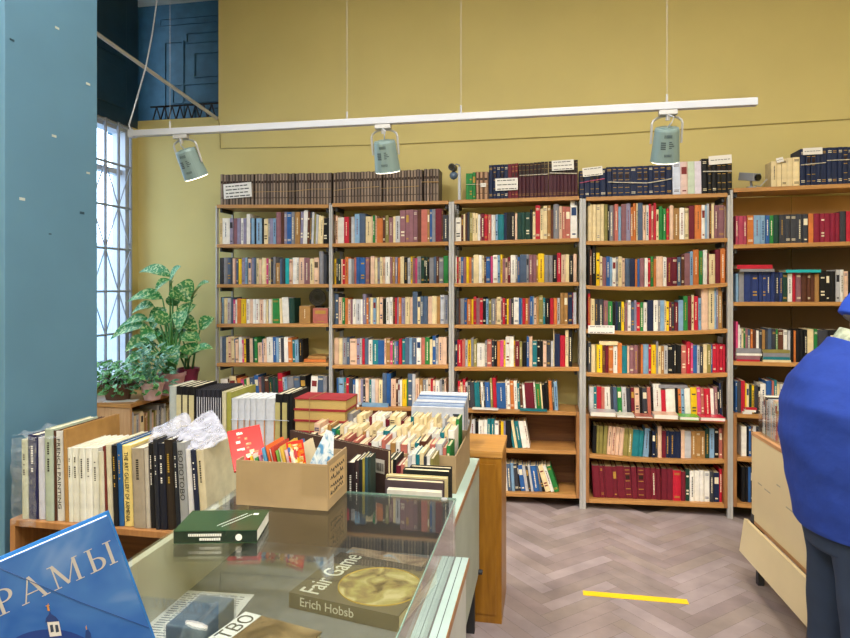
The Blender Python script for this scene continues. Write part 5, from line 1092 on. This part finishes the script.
BZ = gz+.0052; bcol = ['d8473c','f0c63a','e9e4d8','3f9a56','e78fb0','f2eee2','5aa0d0','e9733a','efe9dc','b9382f','8ac05a','f0ece0','d5b04a','eac9d0','4a6fb0','f4f0e4','c84a56','e5d9b8']
GB = 'thin booklets packed in the small cardboard box'; x = bx0+.045; y = by0+.03
names = {0:'red',1:'yellow',2:'off-white',3:'green',4:'pink',5:'ivory',6:'sky blue',7:'orange',8:'pale cream',9:'dark red',10:'lime green',11:'milk white',12:'mustard',13:'pale pink',14:'blue',15:'chalk white',16:'raspberry',17:'sand-coloured'}
for k, c in enumerate(bcol):
    th = .0078+.002*(k % 3 == 0); h = (.118 if k < 6 else .145)+.016*((k*7) % 5)/5; ln = -14
    M = Matrix.Translation((x, y+.004*(k % 3), BZ+th/2*sin(R(14))+.001)) @ Matrix.Rotation(R(ln), 4, 'Y')
    nbook(M, th-.001, .115, h, c, '%s booklet, %s from left in the small cardboard box' % (names[k], nth(k+1)), GB, name='booklet', cat='booklet', parts=False, glossy=True); x += th/cos(R(14))+.0006
nx = Vector((.35, -.72, .60)).normalized(); zz = Vector((-.42, .45, .78)); zz = (zz-nx*zz.dot(nx)).normalized(); yy = zz.cross(nx)
ctr = atY(247, 1.705, 449); M = frame(ctr-zz*.06-yy*.048, nx, yy, zz)
e = nbook(M, .012, .096, .125, 'c9302e', 'red children\'s book lying tilted over the booklets, left end of the small box', glossy=True)
rr = random.Random(14); mb = MB()
for k in range(26): y, z = rr.uniform(.015, .072), rr.uniform(.012, .108); mb.box((.0062, y, z), (.0067, y+rr.uniform(.004, .016), z+rr.uniform(.002, .008)), lin(rr.choice(('f2d9a8', 'f0f0e0', 'e08a5a'))))
mb.build('cover_art', M_BOOK, e)
M = Matrix.Translation((bx1-.062, by0+.03, BZ+.0015)) @ Matrix.Rotation(R(-20), 4, 'Z') @ Matrix.Rotation(R(-16), 4, 'X')
def card(M, w_, h, c, label, cols, seed, name='card', cat='card'):
    e = thing(name, label, cat, M=M); MB().box((0, 0, 0), (w_, .0015, h), lin(c)).build('board', M_GLOSS, e); mb = MB(); r = random.Random(seed)
    for k in range(34):
        x, z = r.uniform(.004, w_*.8), r.uniform(h*.35, h*.93); mb.box((x, -.0006, z), (min(w_-.002, x+r.uniform(.004, .02)), -.0001, min(h-.002, z+r.uniform(.003, .014))), lin(r.choice(cols)))
    mb.build('printed_picture', M_BOOK, e); return e
card(Matrix.Translation((bx1-.105, by0+.020, BZ+.001)) @ Matrix.Rotation(R(-6), 4, 'Z') @ Matrix.Rotation(R(-14), 4, 'Y') @ Matrix.Rotation(R(-8), 4, 'X'), .055, .17, 'd63a30', 'red and yellow greeting card standing near the right end of the small box', ('f0c030', 'f6e9b0', 'e9762c'), 2)
card(Matrix.Translation((bx1-.048, by0+.10, BZ+.001)) @ Matrix.Rotation(R(60), 4, 'Z') @ Matrix.Rotation(R(-10), 4, 'X'), .0, .0, 'ffffff', 'x', ('ffffff',), 1) if False else None
e = thing('card', 'white and blue brushed card propped up at the right end of the small box', 'card', M=Matrix.Translation((bx1-.052, by0+.012, BZ+.001)) @ Matrix.Rotation(R(38), 4, 'Z') @ Matrix.Rotation(R(-5), 4, 'X'))
MB().prism([(0, 0), (.06, 0), (.072, .195), (.05, .205), (0, .118)], .0015, axis=1).build('board', art('blue_wash', [(.4,'e9eef2'),(.52,'c3d6e4'),(.6,'4f8fc0')], 26, 4, 2), e)
# ------------------------------------------------------------------ blue book in the near left corner
zc0 = .80; P = cam2w((108-CX)/F*zc0, zc0, EYE-(516-HY)*zc0/F)
Rr_, Fw, Up = Vector((CT, ST, 0)), Vector((-ST, CT, 0)), Vector((0, 0, 1)); tau = R(2)
U2 = Up*cos(tau)+Fw*sin(tau); N2 = Fw*cos(tau)-Up*sin(tau); al = R(17.5)
Rp = (Rr_+Fw*.50).normalized(); Fp = Vector((-Rp.y, Rp.x, 0)); U2 = Up*cos(tau)+Fp*sin(tau)
ex = Rp*cos(al)+U2*sin(al); ey = U2*cos(al)-Rp*sin(al); bw_, bh_ = .215, .27
ez = ex.cross(ey)      # towards the viewer
O = P-ex*bw_-ey*bh_
e = thing('book', 'large blue book with pale letters over a church dome, near left corner', 'book', M=frame(O, ex, ey, ez)); NEAR += 1
T = .022
def skycover():
    m = bpy.data.materials.new('blue_sky_print'); m.use_nodes = True; nt = m.node_tree; N = nt.nodes; L = nt.links; b = N['Principled BSDF']; b.inputs['Roughness'].default_value = .22
    tc = N.new('ShaderNodeTexCoord'); no = N.new('ShaderNodeTexNoise'); no.inputs['Scale'].default_value = 9; no.inputs['Detail'].default_value = 3; no.inputs['Distortion'].default_value = .8
    rp = N.new('ShaderNodeValToRGB'); el = rp.color_ramp.elements; el.new(.6)
    for q, (p_, c) in zip(el, ((.35, '2a5cab'), (.55, '4473b8'), (.78, '9ab4d8'))): q.position = p_; q.color = (*lin(c), 1)
    L.new(tc.outputs['Object'], no.inputs['Vector']); L.new(no.outputs['Fac'], rp.inputs['Fac']); L.new(rp.outputs['Color'], b.inputs['Base Color']); return m
M_SKY = skycover()
MB().box((0, 0, -.003), (bw_, bh_, 0)).build('front_cover', M_SKY, e)
MB().box((0, 0, -T), (bw_+.001, bh_+.001, -T+.003), lin('2a72b8')).box((0, 0, -T+.003), (.003, bh_, -.0031), lin('2a72b8')).build('back_cover', M_BOOK, e)
MB().box((.0031, .003, -T+.0031), (bw_-.003, bh_-.003, -.0031), lin('e4e6ea')).build('page_block', M_BOOK, e)
# serif capitals drawn as strokes; unit = cap height
def stroke(mb, x0, y0, x1, y1, w):
    d = Vector((x1-x0, y1-y0)); n = Vector((-d.y, d.x)).normalized()*w/2
    mb.poly([(x0+n.x, y0+n.y, 0), (x0-n.x, y0-n.y, 0), (x1-n.x, y1-n.y, 0), (x1+n.x, y1+n.y, 0)])
def hs(mb, x, y, w): mb.poly([(x-w/2, y-.018, 0), (x+w/2, y-.018, 0), (x+w/2, y+.018, 0), (x-w/2, y+.018, 0)])
def bowl(mb, x, y0, y1, rx, th=.13):
    cy = (y0+y1)/2; ry = (y1-y0)/2; n = 14; o_ = [(x+rx*sin(pi*k/n), cy+ry*cos(pi*k/n)) for k in range(n+1)]; i_ = [(x+(rx-th)*sin(pi*k/n), cy+(ry-.05)*cos(pi*k/n)) for k in range(n+1)]
    for k in range(n): mb.poly([(*o_[k], 0), (*o_[k+1], 0), (*i_[k+1], 0), (*i_[k], 0)])
    mb.poly([(x-.16, y1, 0), (x, y1, 0), (x, y1-.05, 0), (x-.16, y1-.05, 0)]); mb.poly([(x-.16, y0, 0), (x, y0, 0), (x, y0+.05, 0), (x-.16, y0+.05, 0)])
def gl_P(mb): stroke(mb, .2, 0, .2, 1, .12); hs(mb, .2, .018, .36); hs(mb, .14, .982, .24); bowl(mb, .34, .45, 1, .34); return .72
def gl_A(mb): stroke(mb, .06, 0, .42, 1, .05); stroke(mb, .42, 1, .80, 0, .12); hs(mb, .06, .018, .26); hs(mb, .80, .018, .32); stroke(mb, .17, .34, .66, .34, .045); return .95
def gl_M(mb): stroke(mb, .14, 0, .14, 1, .05); stroke(mb, .14, 1, .55, .06, .12); stroke(mb, .55, .06, .95, 1, .045); stroke(mb, .95, 1, .95, 0, .12); hs(mb, .12, .018, .28); hs(mb, .95, .018, .32); hs(mb, .08, .982, .2); hs(mb, 1.0, .982, .2); return 1.16
def gl_Y(mb): stroke(mb, .2, 0, .2, 1, .12); hs(mb, .16, .018, .3); hs(mb, .2, .982, .32); bowl(mb, .34, 0, .56, .34); stroke(mb, .92, 0, .92, 1, .12); hs(mb, .92, .018, .32); hs(mb, .92, .982, .32); return 1.14
def gl_X(mb): stroke(mb, .1, 1, .75, 0, .12); stroke(mb, .12, 0, .72, 1, .05); hs(mb, .1, .982, .3); hs(mb, .72, .982, .24); hs(mb, .12, .018, .24); hs(mb, .75, .018, .3); return .92
M_LET = mat('pale_letters', 'b9b6b4', .4)
def cvpt(px, py):
    """cover coordinates of a photo pixel"""
    u = (px-CX)/F; d = Vector((Rr_*u+Fw+Up*((HY-py)/F))); o = Vector((0, 0, EYE)); t_ = (O-o).dot(ez)/d.dot(ez); q = o+d*t_-O; return q.dot(ex), q.dot(ey)
wid = [.92, .72, .95, 1.16, 1.14]; gap = .17; La, Lb = Vector(cvpt(23.5, 602)), Vector(cvpt(120.5, 563.5))
ch = (Lb-La).length/(.95+1.16+1.14+2*gap); total = (sum(wid)+gap*4)*ch; x = Lb.x-total; ybase = (La.y+Lb.y)/2
print('COVER', La, Lb, ch, bw_)
for g in (gl_X, gl_P, gl_A, gl_M, gl_Y):
    mb = MB(); adv = g(mb)
    mb.v = [(x+vx*ch, ybase+vy*ch, .0004+.00002*(i//4 % 7)) for i, (vx, vy, vz) in enumerate(mb.v)]
    if x > 0: mb.build('letter', M_LET, e)
    x += (adv+gap)*ch
def picpoly(mb, pts, col, z): mb.poly([(*cvpt(px, py), z) for px, py in pts], col)
pm = MB()
S = 4.25
def q(*a): return [(x/S, 500+y/S) for x, y in a]
picpoly(pm, [(50+46*cos(k*pi/20), 655+ -26*sin(k*pi/20)) for k in range(21)], lin('243f86'), .0006)       # main dome
picpoly(pm, q((200,515),(250,512),(262,575),(212,580)), lin('d5d3d2'), .0008)                              # lantern
for dx in (0, 22): picpoly(pm, q((212+dx,530),(224+dx,528),(230+dx,558),(216+dx,562)), lin('3a4358'), .001)
picpoly(pm, q((193,518),(196,500),(208,484),(212,470),(218,483),(238,496),(252,514)), lin('2b3f78'), .001)  # cap
picpoly(pm, q((202,470),(200,452),(205,436),(208,452),(212,470)), lin('c98a3c'), .001); picpoly(pm, q((194,447),(210,444),(211,448),(195,451)), lin('c98a3c'), .0012)
picpoly(pm, q((362,586),(364,556),(374,548),(386,566),(390,600)), lin('26407a'), .0008); picpoly(pm, q((366,550),(364,538),(367,530),(370,548)), lin('c98a3c'), .001)
picpoly(pm, q((362,620),(362,590),(388,586),(392,620)), lin('d5d3d2'), .0008)
a = cvpt(0, 568); b = cvpt(150, 628); pm.tube([(a[0], a[1], .0008), ((a[0]+b[0])/2, (a[1]+b[1])/2-.003, .0008), (b[0], b[1], .0008)], .00035, 4, col=lin('24457e'))
pm.build('cover_picture', M_GLOSS, e)
# ------------------------------------------------------------------ cream cabinet at the right with an acrylic bin
M_CREAM = mat('cream_laminate', 'd6c49a', .35, var=.05, scale=3); W_EDGE = wood('birch_edge', 'a9784c', 'c99a6c', 'Y', rough=.5)
o = Vector((1.037, 3.52, 0)); Ld = Vector((.066, -.998, 0)).normalized(); Wd = Vector((.998, .066, 0))
t = thing('cream_cabinet', 'cream laminate cabinet with a dropped lower flap, right behind the person in blue', 'cabinet', M=frame(o, Wd, -Ld, (0, 0, 1)))
LL = 1.0  # local: x depth to the right, y = -along
def cc_(nm, a, b, m, **k): return MB().box(a, b).build(nm, m, t, **k)
cc_('front_panel', (0, -LL, .335), (.018, 0, .765), M_CREAM); cc_('end_panel', (.0185, -.018, .335), (.42, 0, .765), M_CREAM); cc_('end_panel', (.0185, -LL, .335), (.42, -LL+.018, .765), M_CREAM)
cc_('back_panel', (.402, -LL+.0185, .335), (.42, -.0185, .765), M_CREAM); cc_('top', (-.002, -LL, .7655), (.42, .002, .782), W_EDGE); cc_('bottom', (.0, -LL, .316), (.42, 0, .3345), W_EDGE)
fl = MB().box((0, -.80, 0), (.018, .0, .17)).build('flap', M_CREAM, t, loc=(-.058, 0.01, .16)); fl.rotation_euler.y = R(8)
MB().box((.0, -.8035, -.001), (.0185, -.8005, .171)).build('flap_edge', W_EDGE, fl)
for y in (-.03, -.80):
    cc_('leg', (.02, y-.0, 0), (.05, y+.03, .3155), M_DARKSTEEL); cc_('leg', (.37, y, 0), (.40, y+.03, .3155), M_DARKSTEEL)
MB().box((-.004, -.03, .30), (.02, .002, .36)).build('hinge', M_DARKSTEEL, t); 
wv_ = MB(); rr = random.Random(31)
for x_, z_, l in ((-.08,.54,.05),(-.16,.535,.07),(-.40,.53,.10),(-.30,.60,.04),(-.62,.60,.06)): MB().box((-.0006, x_-l, z_), (-.0001, x_, z_+.006), lin('a39c88')).build('scuff_mark', M_BOOK, t)
# acrylic bin
M_ACR = glass('clear_acrylic', (.96, .98, .98), .05, 1.45, .02)
bt = thing('acrylic_bin', 'clear acrylic bin filled with thin discs and booklets on the cream cabinet', 'bin', M=frame(o+Wd*.02+Ld*.03+Vector((0, 0, .7825)), Wd, -Ld, (0, 0, 1)))
MB().box((0, -.62, 0), (.004, 0, .20)).build('front_wall', M_ACR, bt); MB().box((.0045, -.004, 0), (.15, 0, .20)).build('end_wall', M_ACR, bt); MB().box((.0045, -.62, 0), (.15, -.616, .20)).build('end_wall', M_ACR, bt)
MB().box((.0045, -.6155, 0), (.15, -.0045, .004)).build('bottom', M_ACR, bt); MB().box((.146, -.6155, .0045), (.15, -.0045, .20)).build('back_wall', M_ACR, bt)
y = -.008; k = 0; rr = random.Random(17)
while y > -.60 and k < 46:
    k += 1; wd = rr.choice((.008, .010, .013, .016)); c = rr.choice('wlprwsckiwlqxwrpd'); h = rr.uniform(.165, .19)
    base = o+Wd*.034+Ld*(.03-y+wd/2)+Vector((0, 0, .7872))
    # spine faces the aisle (-Wd)
    M = frame(base, Ld, Wd, (0, 0, 1)); M = M
    mb = MB(); book_geo(mb, rr, wd-.0012, h, .115, PC[c], rr.choice('.tTlS'))
    ob = mb.build('booklet', M_BOOK, M=M); NEAR += 1
    tag(ob, 'thin %s booklet, %s from the far end of the clear acrylic bin' % (PAL[c][1], nth(k)), 'booklet', 'thin booklets in the acrylic bin'); y -= wd
print('NEAR', NEAR)
# ------------------------------------------------------------------ the person in blue, seen from behind
def skinned(name, verts, edges, radii, m, parent, sub=2, root=0):
    me = bpy.data.meshes.new(name); me.from_pydata([tuple(v) for v in verts], edges, []); o = bpy.data.objects.new(name, me); COL.objects.link(o); o.parent = parent
    md = o.modifiers.new('skin', 'SKIN'); md.use_smooth_shade = True; md.branch_smoothing = .3
    for i, r in enumerate(radii): me.skin_vertices[0].data[i].radius = r if isinstance(r, tuple) else (r, r); me.skin_vertices[0].data[i].use_root = (i == root)
    s = o.modifiers.new('sub', 'SUBSURF'); s.levels = sub; s.render_levels = sub
    me.materials.append(m); return o
def loft(name, rings, m, parent, seg=36, fold=0, seed=0, caps=True):
    """rings: (centre, ax vector, ay vector) ellipses joined bottom to top"""
    mb = MB()
    for j, (c, ax, ay) in enumerate(rings):
        c, ax, ay = Vector(c), Vector(ax), Vector(ay)
        for k in range(seg):
            a = 2*pi*k/seg; p = c+ax*cos(a)+ay*sin(a)
            if fold: p += (p-c).normalized()*fold*noise.fractal(Vector((p.x*7, p.y*7, p.z*9+seed)), 1, 2, 4)
            mb.v.append(tuple(p))
    for j in range(len(rings)-1):
        for k in range(seg): k2 = (k+1) % seg; mb.face((j*seg+k, j*seg+k2, (j+1)*seg+k2, (j+1)*seg+k))
    if caps: mb.face(list(range(seg))); mb.face([(len(rings)-1)*seg+k for k in range(seg)])
    o = mb.build(name, m, parent, smooth=True); s = o.modifiers.new('sub', 'SUBSURF'); s.levels = 1; s.render_levels = 2; return o
def smooth_rings(keys, n=5):
    out = []
    for a, b in zip(keys, keys[1:]):
        for k in range(n):
            t = k/n; t = t*t*(3-2*t)*.5+t*.5; out.append(tuple(Vector(x).lerp(Vector(y), t) for x, y in zip(a, b)))
    out.append(tuple(Vector(x) for x in keys[-1])); return out
base = cam2w(1.322, 2.0, 0); turn = R(-6)
Fd = Rr_*cos(turn)+Fw*sin(turn); Ld_ = Vector((-Fd.y, Fd.x, 0))
person = thing('person', 'stooping person in blue cap, blue sweater and dark trousers at the right edge', 'person', M=frame(base, Fd, Ld_, (0, 0, 1)))
SKIN = mat('skin', 'b9907a', .55, var=.05); SWE = mat('blue_knit', '1a3992', .9, var=.07, scale=30, bump=.25); TRO = mat('dark_blue_trousers', '26344c', .85, var=.1, scale=15, bump=.15)
J = {'pelvis': (.03,0,.86), 'lumbar': (.0,0,1.0), 'chest': (-.005,0,1.16), 'upper': (.02,0,1.26), 'neck0': (.05,0,1.31), 'neck1': (.085,0,1.355), 'head0': (.092,0,1.395), 'head1': (.126,0,1.437), 'crown': (.138,0,1.482),
 'shL': (.035,.180,1.25), 'elL': (.13,.235,1.03), 'wrL': (.34,.17,1.00), 'haL': (.40,.15,.99), 'shR': (.035,-.180,1.25), 'elR': (.12,-.235,1.02), 'wrR': (.33,-.18,.95), 'haR': (.39,-.165,.935),
 'hipL': (.03,.09,.84), 'knL': (.055,.10,.47), 'anL': (.02,.11,.09), 'toL': (.16,.12,.035), 'hipR': (.03,-.09,.84), 'knR': (.045,-.10,.47), 'anR': (.01,-.11,.09), 'toR': (.15,-.12,.035)}
ids = {k: i for i, k in enumerate(J)}; V = list(J.values())
E = [('pelvis','lumbar'),('lumbar','chest'),('chest','upper'),('upper','neck0'),('neck0','neck1'),('neck1','head0'),('head0','head1'),('head1','crown')]
for s in 'LR': E += [('upper','sh'+s),('sh'+s,'el'+s),('el'+s,'wr'+s),('wr'+s,'ha'+s),('pelvis','hip'+s),('hip'+s,'kn'+s),('kn'+s,'an'+s),('an'+s,'to'+s)]
RAD = {'pelvis':.10,'lumbar':.09,'chest':.10,'upper':.09,'neck0':.055,'neck1':.052,'head0':(.068,.082),'head1':(.074,.094),'crown':(.052,.066)}
for s in 'LR': RAD.update({'sh'+s:.05,'el'+s:.038,'wr'+s:.026,'ha'+s:(.030,.018),'hip'+s:.08,'kn'+s:.055,'an'+s:.036,'to'+s:.03})
Ei = [(ids[a], ids[b]) for a, b in E]; rad = [RAD[k] for k in J]
def addp(p, r, frm): V.append(p); rad.append(r); Ei.append((frm, len(V)-1)); return len(V)-1
for s, sg in (('L', 1), ('R', -1)):      # fingers
    h = Vector(J['ha'+s])
    for k, (dy, l) in enumerate(((-.024,.066),(-.008,.074),(.008,.070),(.023,.056))):
        r0 = addp(tuple(h+Vector((.030, dy, .0))), .0095, ids['ha'+s]); r1 = addp(tuple(h+Vector((.030+l*.5, dy*1.1, -.010))), .0085, r0); addp(tuple(h+Vector((.030+l*.85, dy*1.1, -.034))), .007, r1)
    r0 = addp(tuple(h+Vector((.0, -sg*.035, -.006))), .011, ids['ha'+s]); addp(tuple(h+Vector((.032, -sg*.050, -.018))), .008, r0)
hd = Vector(J['head1'])
RH = Matrix.Rotation(R(26), 3, 'Y')
def hp(x, y, z): return tuple(hd+RH @ Vector((x, y, z)))
addp(hp(.112, 0, -.035), .012, ids['head1'])     # nose
for sg in (1, -1): a = addp(hp(-.012, sg*.083, -.035), (.010, .018), ids['head1']); addp(hp(-.02, sg*.093, -.02), (.006, .014), a)
body = skinned('body', V, Ei, rad, SKIN, person)
HM = Matrix.Translation(hd) @ RH.to_4x4()
def onhead(o): o.matrix_local = HM; return o
mb = MB()
for sg in (1, -1):
    c = Vector((.088, sg*.032, -.008)); mb.tube([c-Vector((0, 0, .010)), c, c+Vector((0, 0, .010))], [.005, .012, .005], 10, lin('1c1a1a'))
mb.tube([(.085, -.025, -.082), (.093, 0, -.084), (.085, .025, -.082)], .004, 8, lin('9a5a52')); onhead(mb.build('face_features', M_BOOK, person))
onhead(loft('hair', smooth_rings([((-.028,0,-.045),(.074,0,.0),(0,.079,0)), ((-.024,0,-.03),(.082,0,.0),(0,.084,0)), ((-.012,0,.0),(.096,0,0),(0,.089,0))], 3), mat('grey_hair', '8f8a86', .9, var=.2, scale=60, bump=.5), person))
capc = [((-.015,0,-.030),(.108,0,.016),(0,.097,0)), ((-.015,0,.005),(.110,0,.010),(0,.099,0)), ((-.017,0,.05),(.098,0,.006),(0,.088,0)), ((-.017,0,.078),(.070,0,.004),(0,.060,0)), ((-.017,0,.088),(.025,0,0),(0,.022,0))]
CAPM = mat('blue_cap_cloth', '2049b8', .8, var=.08, scale=25)
cap = onhead(loft('cap', smooth_rings(capc, 3), CAPM, person, seg=32))
pk = MB(); n = 14
for zz in (0, .006):
    for k in range(n+1): a = -pi/2+pi*k/n; pk.v.append((.060+.085*cos(a)-.03*abs(sin(a)), .082*sin(a), -.012+zz-.012*cos(a)))
    for k in range(n+1): a = -pi/2+pi*k/n; pk.v.append((.055+.01*cos(a)-.06*abs(sin(a)), .082*sin(a), -.010+zz))
m_ = 2*(n+1)
for off in (0, m_):
    for k in range(n): pk.face((off+k, off+k+1, off+n+1+k+1, off+n+1+k))
for k in range(n): pk.face((k, k+1, m_+k+1, m_+k))
pk.build('cap_peak', CAPM, cap)
# shirt collar
loft('shirt_collar', smooth_rings([((.062,0,1.325),(.088,0,-.035),(0,.082,0)), ((.066,0,1.352),(.078,0,-.036),(0,.074,0)), ((.070,0,1.370),(.070,0,-.036),(0,.066,0))], 3), mat('checked_shirt', 'a9b096', .8, var=.45, scale=60), person, caps=False)
# sweater: trunk with hunched back, then the sleeves
tr_ = [((.032,0,.768),(.143,0,-.0),(0,.19,0)), ((.030,0,.788),(.150,0,-.0),(0,.195,0)), ((.015,0,.85),(.150,0,-.0),(0,.20,0)), ((.0,0,.95),(.152,0,-.0),(0,.20,0)), ((-.010,0,1.05),(.156,0,0),(0,.205,0)), ((-.008,0,1.155),(.160,0,-.01),(0,.21,0)),
 ((.010,0,1.225),(.148,0,-.022),(0,.185,0)), ((.036,0,1.280),(.128,0,-.035),(0,.150,0)), ((.054,0,1.315),(.104,0,-.036),(0,.115,0)), ((.062,0,1.342),(.088,0,-.036),(0,.088,0))]
sw = loft('sweater', smooth_rings(tr_, 4), SWE, person, seg=48, fold=.010, seed=3)
for s, sg in (('L', 1), ('R', -1)):
    sh, el, wr_ = (Vector(J[k+s]) for k in ('sh', 'el', 'wr'))
    pts = [sh+Vector((-.01, -sg*.05, .0)), sh+Vector((0, sg*.005, -.01)), sh.lerp(el, .5)+Vector((0, sg*.01, 0)), el, el.lerp(wr_, .5), wr_]
    mbs = MB(); rr_ = [.075, .074, .064, .060, .050, .036]; P2, R2 = [], []
    for i in range(len(pts)-1):
        for k in range(4): t_ = k/4; P2.append(pts[i].lerp(pts[i+1], t_)); R2.append(rr_[i]+(rr_[i+1]-rr_[i])*t_)
    P2.append(pts[-1]); R2.append(rr_[-1]); mbs.tube(P2, R2, 24)
    mbs.v = [tuple(Vector(v)+Vector(noise.noise_vector(Vector(v)*12))*.007) for v in mbs.v]
    so = mbs.build('sleeve', SWE, person, smooth=True); sb = so.modifiers.new('s', 'SMOOTH'); sb.iterations = 4
# trousers
loft('trousers', smooth_rings([((.045,0,.70),(.135,0,0),(0,.175,0)), ((.032,0,.80),(.140,0,0),(0,.178,0)), ((.02,0,.90),(.125,0,0),(0,.165,0))], 4), TRO, person, fold=.006)
for s, sg in (('L', 1), ('R', -1)):
    loft('trouser_leg', smooth_rings([((.015,sg*.11,.04),(.064,0,0),(0,.062,0)), ((.02,sg*.108,.12),(.068,0,0),(0,.066,0)), ((.038,sg*.10,.45),(.086,0,0),(0,.080,0)), ((.050,sg*.09,.66),(.105,0,0),(0,.088,0)), ((.042,sg*.085,.78),(.122,0,0),(0,.092,0))], 6), TRO, person, fold=.008, seed=sg*4)
    an = Vector(J['an'+s]); 
    mb = MB().tube([(an.x-.075, an.y, .04), (an.x-.05, an.y, .05), (an.x+.03, an.y, .055), (an.x+.11, an.y+sg*.005, .04), (an.x+.185, an.y+sg*.01, .030), (an.x+.20, an.y+sg*.01, .026)], [.022, .038, .044, .040, .028, .010], 18)
    mb.v = [(x, y, max(.0015, z)) for x, y, z in mb.v]; mb.build('shoe', mat('black_shoe', '17171a', .5), person, smooth=True)
lay_case_books(78)
